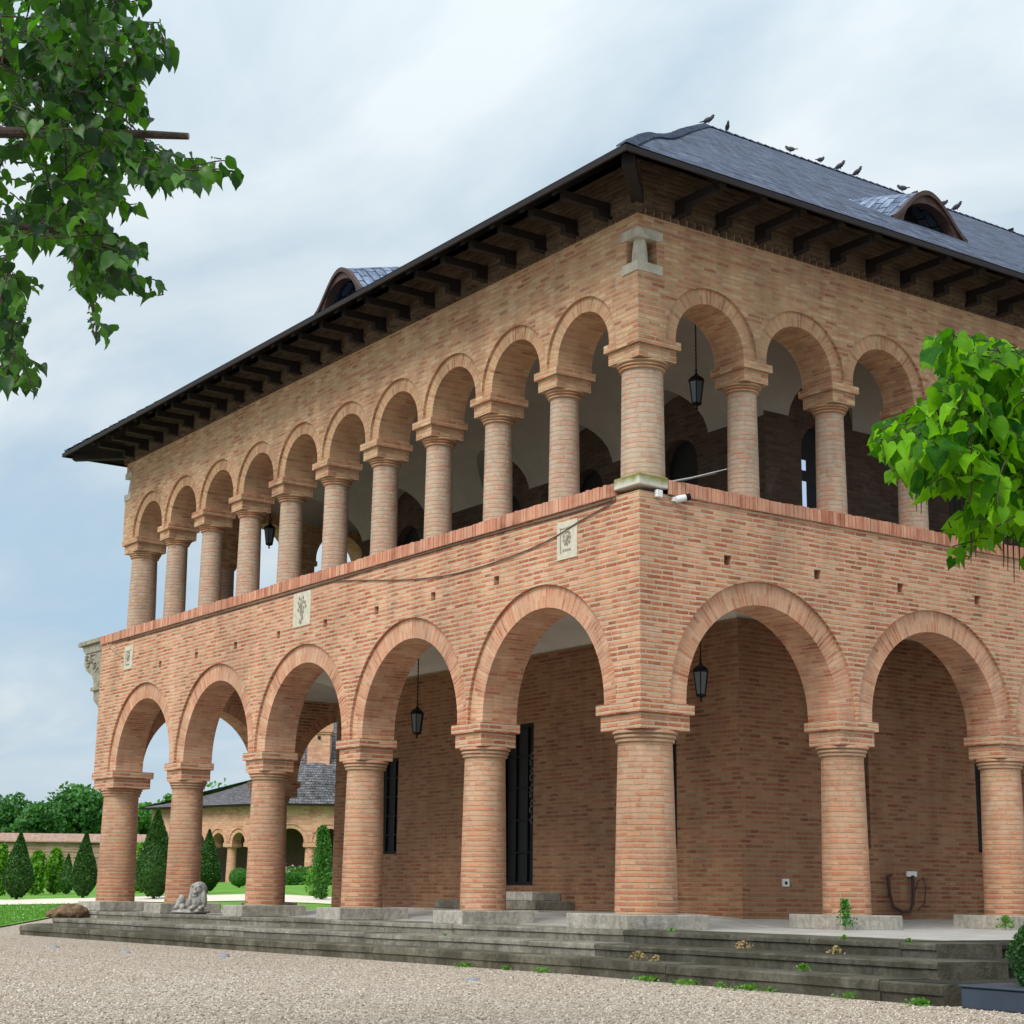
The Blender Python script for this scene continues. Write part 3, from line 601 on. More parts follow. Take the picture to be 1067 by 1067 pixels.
jw = 0.36
jA = []; edges = [(-19.84, -18.70)]+[(x-jw, x+jw) for x in sorted(xa)]+[(-0.88, 0)]
for (a, b_), (c, d) in zip(edges, edges[1:]): jA.append((b_, c))
eB = [(0, 0.88)]+[(y-jw, y+jw) for y in yb]+[(MY-0.88, MY)]; jB = [(p[1], q[0]) for p, q in zip(eB, eB[1:])]
eE = [(0, 0.88)]+[(y-0.46, y+0.46) for y in ye]+[(MY-0.88, MY)]; jE = [(p[1], q[0]) for p, q in zip(eE, eE[1:])]
put_x = [-1.66-0.0, -3.54, -5.39, -7.22, -9.06, -10.9, -12.74, -14.58, -16.42]; put_y = [1.66+1.83*i for i in range(16)]
cutA = [cbox((x-0.07, -0.1, 5.125), (x+0.07, 0.62, 5.27)) for x in put_x[1:]]
cutB = [cbox((-0.62, y-0.07, 5.11), (0.1, y+0.07, 5.255)) for y in put_y]
def side_cut(mapf, jamb, ringw, z0, d1):
    l, r_ = jamb; c, Ri = (l+r_)/2, (r_-l)/2; return arch_cutter(mapf, c, Ri+ringw, z0-0.5, z0+0.065, -0.3, d1)
facade('arcade_wall', mA, LX, 0.0, ZS, ZCAPB, jA, 0.345, 'brick_low', 'brick_arch_low', cutA, extra=[side_cut(mB, jB[0], 0.345, ZS, T-0.01), side_cut(mEl, jE[0], 0.25, ZS, T-0.01)])
facade('arcade_wall', mB, T, MY, ZS, ZCAPB, jB, 0.345, 'brick_low', 'brick_arch_low', cutB)
facade('arcade_wall', mEl, T, MY-0.5, ZS, ZCAPB, jE, 0.25, 'brick_low', 'brick_arch_low')
mb = MB(); mb.box((LX, MY, -0.3), (0, MY+0.5, 11.0)); mb.build('rear_wall', M['brick_low'], palace)

# parapet coping of upright bricks, slightly uneven
def coping(a0, a1, mapf, d0, d1, step=0.083, skip=None):
    mb = MB(); a = a0
    while a < a1-0.02:
        e = min(a+step-0.009, a1); 
        if skip is None or not (skip[0] < a < skip[1]):
            dz = random.uniform(-0.010, 0.008)+0.008*math.sin(a*1.7); dd = random.uniform(-0.005, 0.005)
            P0 = mapf(a, ZCAPB-0.004, d0+dd); P1 = mapf(e, ZCAP+dz, d1)
            mb.box(tuple(min(p, q) for p, q in zip(P0, P1)), tuple(max(p, q) for p, q in zip(P0, P1)))
        a += step
    mb.box(*[tuple(f(p, q) for p, q in zip(mapf(a0, ZCAPB-0.002, d0+0.012), mapf(a1, ZCAP-0.025, d1-0.01))) for f in (min, max)])
    return mb.build('parapet_coping', M['brick_cap'], palace)
coping(-19.86, -0.52, mA, -0.045, T+0.02); coping(0.50, MY, mB, -0.045, T+0.02)
coping(T+0.03, MY-0.5, mEl, -0.045, T+0.6)
# moss stained stone under the upper corner column
mb = MB(); mb.box((-0.52, -0.05, 6.07), (0.055, 0.50, 6.235), j=0.004); o = mb.build('corner_stone', None or M['light_stone'], palace)
bv = o.modifiers.new('b', 'BEVEL'); bv.width = 0.012
o['label'] = 'pale moss stained stone under the upper corner column'
m, n, b, oo = mat('mossy_stone'); P = pos(n); zz = math_n(n, 'SUBTRACT', sepxyz(n, P)[2], 6.05)
f = ramp(n, math_n(n, 'ADD', math_n(n, 'MULTIPLY', zz, 3.2), math_n(n, 'MULTIPLY', noise(n, P, 7, 5, 0.7), 0.7)), [(0.5, 0.0), (0.85, 1.0)])
setv(n, b.inputs['Base Color'], mixc(n, f, (0.55, 0.52, 0.44), (0.20, 0.19, 0.05))); o.data.materials[0] = m

# --- upper arcade
CU_ = 0.456; PU = 1.7985; PUB = 1.8806
xu = [-CU_-PU*i for i in range(1, 10)]; yu = [CU_+PUB*i for i in range(1, 16)]
pu = column(ZCAP-0.02, ZUS, 0.242, 0.222, (0.275, 0.36), 0.19, 0.12, 0.13, UM)
for i, x in enumerate(xu): place(pu, x, T/2, i == 0)
pub = column(ZCAP-0.02, ZUS, 0.242, 0.222, (0.36, 0.275), 0.19, 0.12, 0.13, UM)
for i, y in enumerate(yu): place(pub, -T/2, y, i == 0)
uc = column(6.235, ZUS, 0.325, 0.305, (0.385, 0.385), 0.19, 0.12, 0.14, UM)
place(uc, -0.40, 0.40, True)
ue = column(ZCAP-0.02, ZUS, 0.325, 0.29, (0.41, 0.385), 0.19, 0.12, 0.14, UM)
place(ue, -18.56, 0.40, True)
yue = [2.45, 4.45]+[4.45+1.96*i for i in range(1, 13)]
pue = column(ZCAP-0.02, ZUS, 0.262, 0.242, (0.36, 0.29), 0.19, 0.12, 0.13, UM)
for i, y in enumerate(yue): place(pue, UX+T/2, y, i == 0)
ju = 0.235
eu = [(UX, -18.18)]+[(x-ju, x+ju) for x in sorted(xu)]+[(-0.75, 0)]; jU = [(p[1], q[0]) for p, q in zip(eu, eu[1:])]
ev = [(0, 0.75)]+[(y-ju, y+ju) for y in yu]+[(MY-0.75, MY)]; jV = [(p[1], q[0]) for p, q in zip(ev, ev[1:])]
ee = [(0, 0.75)]+[(y-0.29, y+0.29) for y in yue]+[(MY-0.9, MY)]; jW = [(p[1], q[0]) for p, q in zip(ee, ee[1:])]
ZTOP = 11.05
facade('upper_arcade_wall', mA, UX, 0.0, ZUS, ZTOP, jU, 0.225, 'brick_up', 'brick_arch_up', [cbox((-0.27, -0.1, 9.44), (0.1, 0.36, 9.83)), cbox((-19.2, -0.1, 9.44), (-18.7, 0.36, 9.83))], rec=0.05, extra=[side_cut(mB, jV[0], 0.235, ZUS, T-0.01), side_cut(mEu, jW[0], 0.18, ZUS, T-0.01)])
facade('upper_arcade_wall', mB, T, MY, ZUS, ZTOP, jV, 0.235, 'brick_up', 'brick_arch_up', rec=0.05)
facade('upper_arcade_wall', mEu, T, MY-0.5, ZUS, ZTOP, jW, 0.18, 'brick_up', 'brick_arch_up', rec=0.05)
# corner niches with stub columns and stone slabs
def niche(cx, sx):
    mb = MB()
    for z0, z1, e in ((9.30, 9.445, 0.36), (9.825, 9.965, 0.36)):
        x0, x1 = (cx-e, cx+0.02) if sx < 0 else (cx-0.02, cx+e)
        mb = MB(); mb.box((x0, -0.022, z0), (x1, 0.46, z1), j=0.004); mb.build('niche_slab', M['light_stone'], palace)
    m2 = MB(); m2.lathe([(0.125, 9.445), (0.115, 9.62), (0.095, 9.78), (0.085, 9.825)], c=(cx+sx*0.13, 0.14), n=24); m2.build('niche_column', M['light_stone'], palace, smooth=40)
niche(0.0, -1); niche(UX, 1)
# sawtooth cornice and projecting frieze
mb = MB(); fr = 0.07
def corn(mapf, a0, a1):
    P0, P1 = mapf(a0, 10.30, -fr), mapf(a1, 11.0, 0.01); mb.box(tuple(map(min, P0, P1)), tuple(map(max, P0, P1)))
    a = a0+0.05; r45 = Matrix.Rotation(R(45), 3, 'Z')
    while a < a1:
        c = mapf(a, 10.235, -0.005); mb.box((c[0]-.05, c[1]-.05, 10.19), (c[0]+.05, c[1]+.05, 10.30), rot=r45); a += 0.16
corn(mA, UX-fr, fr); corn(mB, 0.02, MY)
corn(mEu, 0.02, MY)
mb.build('cornice', M['brick_eave_shade'], palace)

# --- inner walls
IXl, IYl = -2.35, 4.0; IXu, IYu = -2.15, 4.5; WX = -15.62
def arched(a0, a1, z0, zs, n=14):
    c, r_ = (a0+a1)/2, (a1-a0)/2
    return [(a0, z0), (a1, z0)]+[(c+r_*math.cos(math.pi*k/n), zs+r_*math.sin(math.pi*k/n)) for k in range(n+1)]
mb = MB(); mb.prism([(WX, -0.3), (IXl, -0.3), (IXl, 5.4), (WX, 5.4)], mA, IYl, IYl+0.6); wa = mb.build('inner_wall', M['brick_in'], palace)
openA = [('window', -13.95, -12.92, 1.19, 3.2), ('door', -9.18, -8.04, 0.56, 3.58), ('window', -4.85, -3.92, 1.22, 3.06)]
cut(wa, [cbox((a, IYl-0.1, z0), (b_, IYl+0.32, z1)) for _, a, b_, z0, z1 in openA])
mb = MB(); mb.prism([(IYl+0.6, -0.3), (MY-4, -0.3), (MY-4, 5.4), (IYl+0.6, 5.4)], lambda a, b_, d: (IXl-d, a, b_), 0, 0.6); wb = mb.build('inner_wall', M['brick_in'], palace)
openB = [(5.84, 6.96, 1.21, 2.95), (9.70, 10.82, 1.21, 2.95), (13.5, 14.6, 1.21, 2.95), (17.3, 18.4, 1.21, 2.95)]
cut(wb, [cbox((IXl-0.32, a, z0), (IXl+0.1, b_, z1)) for a, b_, z0, z1 in openB])
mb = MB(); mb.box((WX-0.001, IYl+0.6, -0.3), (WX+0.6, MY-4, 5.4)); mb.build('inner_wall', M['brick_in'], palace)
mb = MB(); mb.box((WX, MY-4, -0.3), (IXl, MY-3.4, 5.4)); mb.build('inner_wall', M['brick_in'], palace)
mb = MB(); 
for (x0, y0, x1, y1) in ((WX, IYl-0.05, IXl+0.05, IYl+0.02), (IXl-0.02, IYl+0.02, IXl+0.05, MY-4)): mb.box((x0, y0, 4.76), (x1, y1, 4.84))
mb.build('wall_string_course', M['brick_in'], palace)
def window_part(kind, mapf, a0, a1, z0, z1, d):
    """framed dark window or door set in its reveal, glazing bars as geometry"""
    f = MB()
    for (p, q) in (((a0, z0), (a0+0.06, z1)), ((a1-0.06, z0), (a1, z1)), ((a0+0.06, z0), (a1-0.06, z0+0.06)), ((a0+0.06, z1-0.06), (a1-0.06, z1))):
        A, B = mapf(p[0], p[1], d), mapf(q[0], q[1], d+0.08); f.box(tuple(map(min, A, B)), tuple(map(max, A, B)))
    nb = 3
    for k in range(1, nb):
        a = a0+(a1-a0)*k/nb; A, B = mapf(a-0.018, z0+0.06, d+0.01), mapf(a+0.018, z1-0.06, d+0.05); f.box(tuple(map(min, A, B)), tuple(map(max, A, B)))
    for k in range(1, 5):
        z = z0+(z1-z0)*k/5; A, B = mapf(a0+0.06, z-0.015, d+0.015), mapf(a1-0.06, z+0.015, d+0.045); f.box(tuple(map(min, A, B)), tuple(map(max, A, B)))
    o = f.build(kind, M['black_metal'], palace)
    g = MB(); A, B = mapf(a0+0.05, z0+0.05, d+0.055), mapf(a1-0.05, z1-0.05, d+0.085); g.box(tuple(map(min, A, B)), tuple(map(max, A, B)))
    g.build('pane' if kind == 'window' else 'door_leaf', M['dark_void'], o); return o
for kd, a, b_, z0, z1 in openA: dd = window_part(kd, mA, a, b_, z0, z1, IYl+0.12); 
for a, b_, z0, z1 in openB: window_part('window', lambda p, q, d: (-d, p, q), a, b_, z0, z1, -IXl+0.12)
# pale carved ornament down the door edge
mb = MB()
for k in range(14):
    z = 1.7+0.10*k; x = -8.25+0.035*math.sin(k*2.1)
    mb.box((x-0.04, IYl+0.105, z), (x+0.035, IYl+0.118, z+0.03), rot=Matrix.Rotation(R(30*(-1)**k), 3, 'Y')); 
    if k % 3 != 1: mb.box((x-0.045, IYl+0.105, z+0.045), (x-0.02, IYl+0.118, z+0.095))
mb.build('door_ornament', M['ornament'], palace)

# upper inner walls
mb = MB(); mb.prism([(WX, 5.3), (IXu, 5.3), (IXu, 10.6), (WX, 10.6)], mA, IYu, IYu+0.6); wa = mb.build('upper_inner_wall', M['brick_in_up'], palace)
dA = [-4.35, -7.05, -9.75, -13.6]; ZV = 8.2
mb_c = []
for c in dA:
    mb = MB(); mb.prism(arched(c-0.5, c+0.5, 5.52, 7.9), mA, IYu-0.1, IYu+0.35); mb_c.append(mb)
cut(wa, mb_c)
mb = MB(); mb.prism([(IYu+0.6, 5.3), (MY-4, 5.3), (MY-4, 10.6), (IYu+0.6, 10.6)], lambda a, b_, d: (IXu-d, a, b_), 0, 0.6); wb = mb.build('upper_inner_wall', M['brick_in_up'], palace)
dB = [5.86, 9.6, 13.4, 17.2, 21.0]; mb_c = []
for c in dB:
    mb = MB(); mb.prism(arched(c-0.5, c+0.5, 5.52, 7.9), lambda a, b_, d: (IXu-d, a, b_), -0.1, 0.35); mb_c.append(mb)
cut(wb, mb_c)
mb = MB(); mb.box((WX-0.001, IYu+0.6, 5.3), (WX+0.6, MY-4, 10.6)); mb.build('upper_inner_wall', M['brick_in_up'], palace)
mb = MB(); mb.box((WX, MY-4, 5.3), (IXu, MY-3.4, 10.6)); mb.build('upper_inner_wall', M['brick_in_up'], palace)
for c in dA:
    mb = MB(); mb.prism(arched(c-0.5, c+0.5, 5.52, 7.9), mA, IYu+0.2, IYu+0.26); mb.build('upper_door', M['door_paint'], palace)
for i, c in enumerate(dB):
    mf = lambda a, b_, d: (IXu-d, a, b_)
    f = MB(); f.prism(arched(c-0.5, c+0.5, 5.52, 7.9), mf, 0.24, 0.30); o = f.build('upper_door', M['door_paint'], palace)
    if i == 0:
        g = MB(); g.box((IXu-0.235, c-0.46, 5.6), (IXu-0.22, c-0.18, 7.42)); g.box((IXu-0.235, c-0.40, 7.62), (IXu-0.22, c-0.18, 7.80)); g.build('sky_glow_pane', M['pane_sky_glow'], o)  # added glowing panels imitate sky brightness in the door glass
        g = MB(); g.box((IXu-0.22, c-0.47, 6.72), (IXu-0.20, c-0.17, 6.76)); g.box((IXu-0.22, c-0.36, 7.14), (IXu-0.20, c-0.31, 7.26)); g.build('glazing_bar', M['black_metal'], o)

# --- vaulted ceilings (solid blocks carved by barrel vaults)
def barrel(axis, c0, c1, z0, rise, a0, a1, n=20):
    """cutter: segmental barrel between c0 and c1, springing z0, along axis a0..a1"""
    h = (c1-c0)/2; c = (c0+c1)/2; pts = [(c0, z0-3), (c1, z0-3)]+[(c+h*math.cos(math.pi*k/n), z0+rise*math.sin(math.pi*k/n)) for k in range(n+1)]
    mb = MB(); mb.prism(pts, (lambda a, b_, d: (d, a, b_)) if axis == 'x' else (lambda a, b_, d: (a, d, b_)), a0, a1); return mb
def ring_prism(z0, z1, ix, iy, lx):
    """plan: loggia ring on three sides as one block"""
    mb = MB(); out_ = [(lx+T-0.02, T-0.012), (-T+0.012, T-0.012), (-T+0.012, MY-0.7), (ix-0.02, MY-0.7), (ix-0.02, iy+0.02), (WX+0.02, iy+0.02), (WX+0.02, MY-0.7), (lx+T-0.02, MY-0.7)]
    mb.prism(out_, lambda a, b_, d: (a, b_, d), z0, z1); return mb
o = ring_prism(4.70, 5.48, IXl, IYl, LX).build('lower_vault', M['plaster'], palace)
cut(o, [barrel('x', T-0.3, IYl+0.02, 4.78, 0.42, LX-1, 0.5), barrel('y', IXl-0.02, -T+0.3, 4.78, 0.42, 0.1, MY), barrel('y', LX+T-0.25, WX+0.02, 4.78, 0.45, 0.1, MY)])
o.data.polygons.foreach_set('use_smooth', [True]*len(o.data.polygons)); o.data.set_sharp_from_angle(angle=R(30))
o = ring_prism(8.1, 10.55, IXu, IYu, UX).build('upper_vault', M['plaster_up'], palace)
lun = []
for c in dA: lun.append((lambda c: (lambda mb: (mb.prism(arched(c-0.78, c+0.78, 7.5, 8.45), mA, 3.0, IYu+0.05), mb)[1])(MB()))(c))
for c in dB: lun.append((lambda c: (lambda mb: (mb.prism(arched(c-0.78, c+0.78, 7.5, 8.45), lambda a, b_, d: (IXu-d, a, b_), -1.0, 0.05), mb)[1])(MB()))(c))
cut(o, [barrel('x', 0.25, IYu+0.02, ZV, 1.42, UX-1, 0.5), barrel('y', IXu-0.02, -0.2, ZV, 1.35, 0.1, MY), barrel('y', UX+0.2, WX+0.02, ZV, 1.4, 0.1, MY)]+lun)
o.data.polygons.foreach_set('use_smooth', [True]*len(o.data.polygons)); o.data.set_sharp_from_angle(angle=R(30))
ring = MB(); ring.box((LX+0.02, T-0.05, 5.49), (-T+0.03, IYu, 5.54)); ring.box((IXu-0.1, IYu, 5.49), (-T+0.03, MY-0.6, 5.54)); ring.box((LX+0.02, IYu, 5.49), (WX+0.1, MY-0.6, 5.54)); ring.build('upper_floor', M['floor_stone'], palace)

# --- roof
EO = 1.12; EZ = 10.56; SL = 0.700; XR = -9.8; RZ = EZ+SL*(EO-XR); YA = 10.1; YB = MY-10.1
x0, x1, y0, y1 = LX+0.0-0.33, EO, -EO, MY+EO
XL = 2*XR-EO-0.0
x0 = -20.18
def hgt(d): return SL*d + 0.07*math.exp(-((d-1.7)/1.2)**2) - 0.07*math.exp(-((d-4.6)/1.5)**2)
mb = MB()
ND = 26
def roof_face(e0, e1, r0, r1, flip=False):
    """e0-e1 eave ends, r0-r1 ridge ends (2D); gridded so the surface can undulate"""
    e0, e1, r0, r1 = map(Vector, (e0, e1, r0, r1)); Lm = (e1-e0).length; nu = max(8, int(Lm/0.9))
    dirv = (e1-e0).normalized(); nr = Vector((-dirv.y, dirv.x)); 
    if (r0-e0).dot(nr) < 0: nr = -nr
    D = (r0-e0).dot(nr); rows = []
    for i in range(ND+1):
        t = i/ND; a, b_ = e0.lerp(r0, t), e1.lerp(r1, t); row = []
        for j in range(nu+1):
            p = a.lerp(b_, j/nu); d = t*D; hz_ = EZ+(RZ-EZ)*t+(hgt(d)-SL*d)*(1-t)
            row.append(((p.x, p.y, hz_+0.012*math.sin(p.x*1.9+p.y*1.3)*min(1, 4*t*(1-t))), ((p-e0).dot(dirv), d*1.22)))
        rows.append(row)
    for i in range(ND):
        for j in range(nu):
            q = [rows[i][j], rows[i][j+1], rows[i+1][j+1], rows[i+1][j]]
            mb.face([x[0] for x in q], [x[1] for x in q])
roof_face((x0, y0), (x1, y0), (XR, YA), (XR, YA)); roof_face((x1, y0), (x1, y1), (XR, YA), (XR, YB))
roof_face((x1, y1), (x0, y1), (XR, YB), (XR, YB)); roof_face((x0, y1), (x0, y0), (XR, YB), (XR, YA))
roof = mb.build('roof', M['slate'], palace, smooth=25)
# soffit boards under the overhang and eave board
mb = MB(); ins = 1.3
inner = [(x0+ins, y0+ins), (x1-ins, y0+ins), (x1-ins, y1-ins), (x0+ins, y1-ins)]; outer = [(x0, y0), (x1, y0), (x1, y1), (x0, y1)]
for k in range(4):
    a, b_ = outer[k], outer[(k+1) % 4]; c, d = inner[(k+1) % 4], inner[k]
    mb.face([(*a, EZ-0.06), (*b_, EZ-0.06), (*c, EZ-0.06+SL*ins), (*d, EZ-0.06+SL*ins)])
mb.build('soffit', M['wood'], roof)
mb = MB(); th = 0.035
for (a, b_) in (((x0, y0-th), (x1, y0)), ((x1, y0-th), (x1+th, y1+th)), ((x0, y1), (x1, y1+th)), ((x0-th, y0-th), (x0, y1+th))):
    mb.box((a[0], a[1], EZ-0.115), (b_[0], b_[1], EZ-0.028))
    pass
mb.build('eave_board', M['fascia'], roof)
mb = MB(); e = 0.06
for k in range(4):      # slate edge thickness
    a, b_ = outer[k], outer[(k+1) % 4]; mx, my = (a[0]+b_[0])/2, (a[1]+b_[1])/2
    mb.box((min(a[0], b_[0])-e, min(a[1], b_[1])-e, EZ-0.026), (max(a[0], b_[0])+e, max(a[1], b_[1])+e, EZ-0.004)) if False else None
# rafters and beam ends
rf = MB()
def rafter(c, axis, sign, edge):
    """c along the facade; pieces from the wall to the eave"""
    rf = MB()
    def bx(o0, z0_, o1, z1_, h, hw=0.065):
        pts = [(o0, z0_), (o1, z1_), (o1, z1_-h), (o0, z0_-h)]
        if axis == 'A': f = lambda a, b_, d: (d, -a if sign < 0 else MY+a, b_)
        elif axis == 'B': f = lambda a, b_, d: (a, d, b_)
        else: f = lambda a, b_, d: (UX-a, d, b_)
        rf.prism(pts, f, c-hw, c+hw)
    bx(0.0, 10.50, 0.92, 10.50, 0.13)
    bx(0.0, EZ-0.07+SL*EO, EO-0.05, EZ-0.07+SL*0.05, 0.12)
    bx(0.0, 10.37, 0.30, 10.375, 0.12)
    rf.build('rafter', M['wood'], roof)
c = -0.62
while c > UX: rafter(c, 'A', -1, 0); c -= 0.812
c = 0.72
while c < MY: rafter(c, 'B', 1, 0); rafter(c, 'E', 1, 0); c += 0.812
for sx, cx in ((1, 0.0), (-1, UX)):
    rf = MB()    # diagonal corner beam
    d = Vector((sx, -1, 0)).normalized(); p = Vector((cx, 0, 10.43)); q = p+d*1.35; n_ = Vector((d.y, -d.x, 0))*0.09
    P = [p-n_, p+n_, q+n_, q-n_]; lo = [x-Vector((0, 0, 0.1)) for x in P]; hi = [x+Vector((0, 0, 0.09)) for x in P]
    for f in ((lo[0], lo[1], lo[2], lo[3]), (hi[0], hi[3], hi[2], hi[1]), (lo[0], hi[0], hi[1], lo[1]), (lo[1], hi[1], hi[2], lo[2]), (lo[2], hi[2], hi[3], lo[3]), (lo[3], hi[3], hi[0], lo[0])): rf.face(f)
    rf.build('corner_beam', M['wood'], roof)
# hip and ridge slates
def cap_strip(A, B, wing1, wing2, drop=0.0, w_=0.22):
    """two rows of slates folded over a hip or ridge, lying on the slopes"""
    mb = MB(); A, B = Vector(A), Vector(B); L = (B-A).length; k = int(L/0.24)
    def pt(t):
        p = A.lerp(B, t)
        if not drop: d = t*(EO-XR); p.z += (hgt(d)-SL*d)*(1-t)
        return p
    for i in range(k):
        t0, t1 = i/k, min(1, (i+1.12)/k); l0, l1 = 0.050+random.uniform(0, 0.012), 0.028
        for wg in (wing1, wing2):
            W = Vector((wg[0]*w_, wg[1]*w_, -drop*w_)); p0, p1 = pt(t0), pt(t1)
            q = [p0+Vector((0, 0, l0)), p1+Vector((0, 0, l1)), p1+W+Vector((0, 0, l1-0.012)), p0+W+Vector((0, 0, l0-0.012))]
            mb.face(q); mb.face([q[0], q[3], q[3]-Vector((0, 0, 0.035)), q[0]-Vector((0, 0, 0.035))])
    mb.build('ridge_slates', M['ridge_slate'], roof)
cap_strip((x1, y0, EZ), (XR, YA, RZ), (-1, 0), (0, 1)); cap_strip((x0, y0, EZ), (XR, YA, RZ), (1, 0), (0, 1)); cap_strip((XR, YA, RZ), (XR, YB, RZ), (1, 0), (-1, 0), drop=SL)
cap_strip((x1, y1, EZ), (XR, YB, RZ), (-1, 0), (0, -1)); cap_strip((x0, y1, EZ), (XR, YB, RZ), (1, 0), (0, -1))

# --- eyebrow dormers
def dormer(c, axis):
    """c along the facade; front plane 2.1 m in from the eave"""
    d0 = 2.08; hw = 0.98; hh = 0.70; zb = EZ+hgt(d0)-0.06; slope = 0.26; n = 22
    def mp(a, dd, z): return (c+a, -EO+dd, z) if axis == 'A' else (EO-dd, c+a, z)
    def top(a, dd):      # dormer surface: flattened bell whose crown climbs backwards
        f = dd-d0; return zb+hh*(0.5+0.5*math.cos(math.pi*max(-1, min(1, a/hw))))**0.72+slope*f
    mb = MB(); mo = MB(); rows = []
    for k in range(13):
        f = k/12*2.1; row = []
        for i in range(n+1):
            a = -hw+2*hw*i/n; wd = 1.0-0.0*f; row.append((mp(a*(1+0.10*f), d0-0.08+f, top(a, d0+f)-(0.0 if k else 0.0)), (f*1.0, a+1)))
        rows.append(row)
    for k in range(12):
        for i in range(n):
            q = [rows[k][i], rows[k][i+1], rows[k+1][i+1], rows[k+1][i]]; mb.face([x[0] for x in q], [(x[1][1], x[1][0]) for x in q])
    D = mb.build('dormer', M['slate_dormer'], roof, smooth=30)
    # front board: band between outer curve and opening
    rim = [(-hw+2*hw*i/n) for i in range(n+1)]
    for a, b_ in zip(rim, rim[1:]):
        for (ft, dpt) in ((0.0, -0.07),):
            zo0, zo1 = top(a, d0)-0.03, top(b_, d0)-0.03
            def inner_(a): 
                x = a*0.92; return min(top(a, d0)-0.035, max(zb-0.12, zb+ (hh-0.22)*(math.sqrt(max(0, 1-(a/(hw*0.66))**2)) if abs(a) < hw*0.66 else 0)))
            zi0, zi1 = inner_(a), inner_(b_)
            if abs(a) >= hw*0.66-1e-3: zi0 = zb-0.15
            if abs(b_) >= hw*0.66-1e-3: zi1 = zb-0.15
            mo.face([mp(a, d0+dpt, zo0), mp(b_, d0+dpt, zo1), mp(b_, d0+dpt, zi1), mp(a, d0+dpt, zi0)])
            mo.face([mp(a, d0+dpt, zi0), mp(b_, d0+dpt, zi1), mp(b_, d0+0.12, zi1), mp(a, d0+0.12, zi0)])
            mo.face([mp(a, d0-0.12, zo0+0.05), mp(b_, d0-0.12, zo1+0.05), mp(b_, d0-0.12, zo1-0.04), mp(a, d0-0.12, zo0-0.04)])
            mo.face([mp(a, d0-0.12, zo0-0.04), mp(b_, d0-0.12, zo1-0.04), mp(b_, d0-0.06, zo1-0.04), mp(a, d0-0.06, zo0-0.04)])
            mo.face([mp(a, d0-0.12, zo0+0.05), mp(b_, d0-0.12, zo1+0.05), mp(b_, d0-0.02, zo1+0.05), mp(a, d0-0.02, zo0+0.05)])
    mo.build('dormer_front', M['dormer_wood'], D)
    g = MB(); pts = [mp(a*0.9, d0+0.5, top(a, d0)-0.08) for a in rim]+[mp(hw*0.9, d0+0.5, zb-0.2), mp(-hw*0.9, d0+0.5, zb-0.2)]; g.face(pts); g.build('dormer_opening', M['dark_void'], D)
dormer(-10.55, 'A'); dormer(7.42, 'B'); dormer(20.5, 'B')

# --- relief plaques
def plaque(x0_, x1_, z0_, z1_, style):
    mb = MB(); mb.box((x0_, -0.012, z0_), (x1_, 0.05, z1_), j=0.002); o = mb.build('relief_plaque', M['plaque_stone'], palace)
    f = MB(); cx, cz = (x0_+x1_)/2, (z0_+z1_)/2; w_, h_ = x1_-x0_, z1_-z0_
    if style != 1:
        for a, b_ in (((x0_+0.08, z0_+0.10), (x0_+0.098, z1_-0.10)), ((x0_+0.08, z1_-0.12), (x1_-0.07, z1_-0.10))): f.box((a[0], -0.018, a[1]), (b_[0], -0.008, b_[1]))
        for k in range(9):
            t = 2*math.pi*k/9; f.box((cx+0.08*math.cos(t)-0.016, -0.024, cz+0.03+0.10*math.sin(t)-0.02), (cx+0.08*math.cos(t)+0.016, -0.008, cz+0.03+0.10*math.sin(t)+0.02), rot=Matrix.Rotation(t, 3, 'Y'))
        f.box((cx-0.02, -0.026, cz-0.04), (cx+0.03, -0.008, cz+0.07), rot=Matrix.Rotation(0.5, 3, 'Y'))
        for k in range(4): f.box((cx-0.09+k*0.05, -0.022, cz-0.17), (cx-0.06+k*0.05, -0.008, cz-0.14))
    else:
        for k in range(16):
            t = k*2.4; r_ = 0.045*math.sqrt(k); f.box((cx+r_*math.cos(t)-0.018, -0.024, cz+0.08+r_*math.sin(t)-0.03), (cx+r_*math.cos(t)+0.018, -0.008, cz+0.08+r_*math.sin(t)+0.02), rot=Matrix.Rotation(t*1.3, 3, 'Y'))
        f.box((cx-0.025, -0.026, cz-0.2), (cx+0.03, -0.008, cz+0.1), rot=Matrix.Rotation(-0.25, 3, 'Y')); f.box((cx-0.08, -0.026, cz-0.27), (cx-0.0, -0.008, cz-0.2), rot=Matrix.Rotation(0.6, 3, 'Y'))
    f.build('relief_carving', M['relief_dark'], o)
plaque(-1.93, -1.44, 5.26, 5.84, 0); plaque(-10.30, -9.63, 5.25, 5.9, 1); plaque(-18.43, -17.95, 5.26, 5.79, 2)

# --- balcony console at the far left end
con = MB(); mc = lambda a, b_, d: (a, d, b_)
con.prism([(-19.83, 6.20), (-21.30, 6.20), (-21.30, 6.10), (-19.83, 6.10)], mc, -0.03, 1.8)
con.prism([(-19.84, 6.095), (-21.12, 6.095), (-21.12, 6.0), (-21.0, 5.93), (-20.98, 5.9), (-19.84, 5.9)], mc, 0.03, 0.50)
out_ = [(-19.84, 5.9), (-20.95, 5.9), (-21.05, 5.78), (-21.03, 5.62), (-20.9, 5.5), (-20.7, 5.42), (-20.5, 5.33), (-20.40, 5.2), (-20.36, 5.05), (-19.84, 5.05)]
con.prism(out_, mc, 0.06, 0.46)
con.prism([(-19.84, 5.05), (-20.48, 5.05), (-20.48, 4.97), (-19.84, 4.97)], mc, 0.03, 0.49)
con.prism([(-19.84, 4.97), (-20.40, 4.97), (-20.38, 4.75), (-20.1, 4.6), (-19.95, 4.45), (-19.84, 4.40)], mc, 0.08, 0.44)
co = con.build('stone_console', M['console_stone'], palace)
sp = MB()
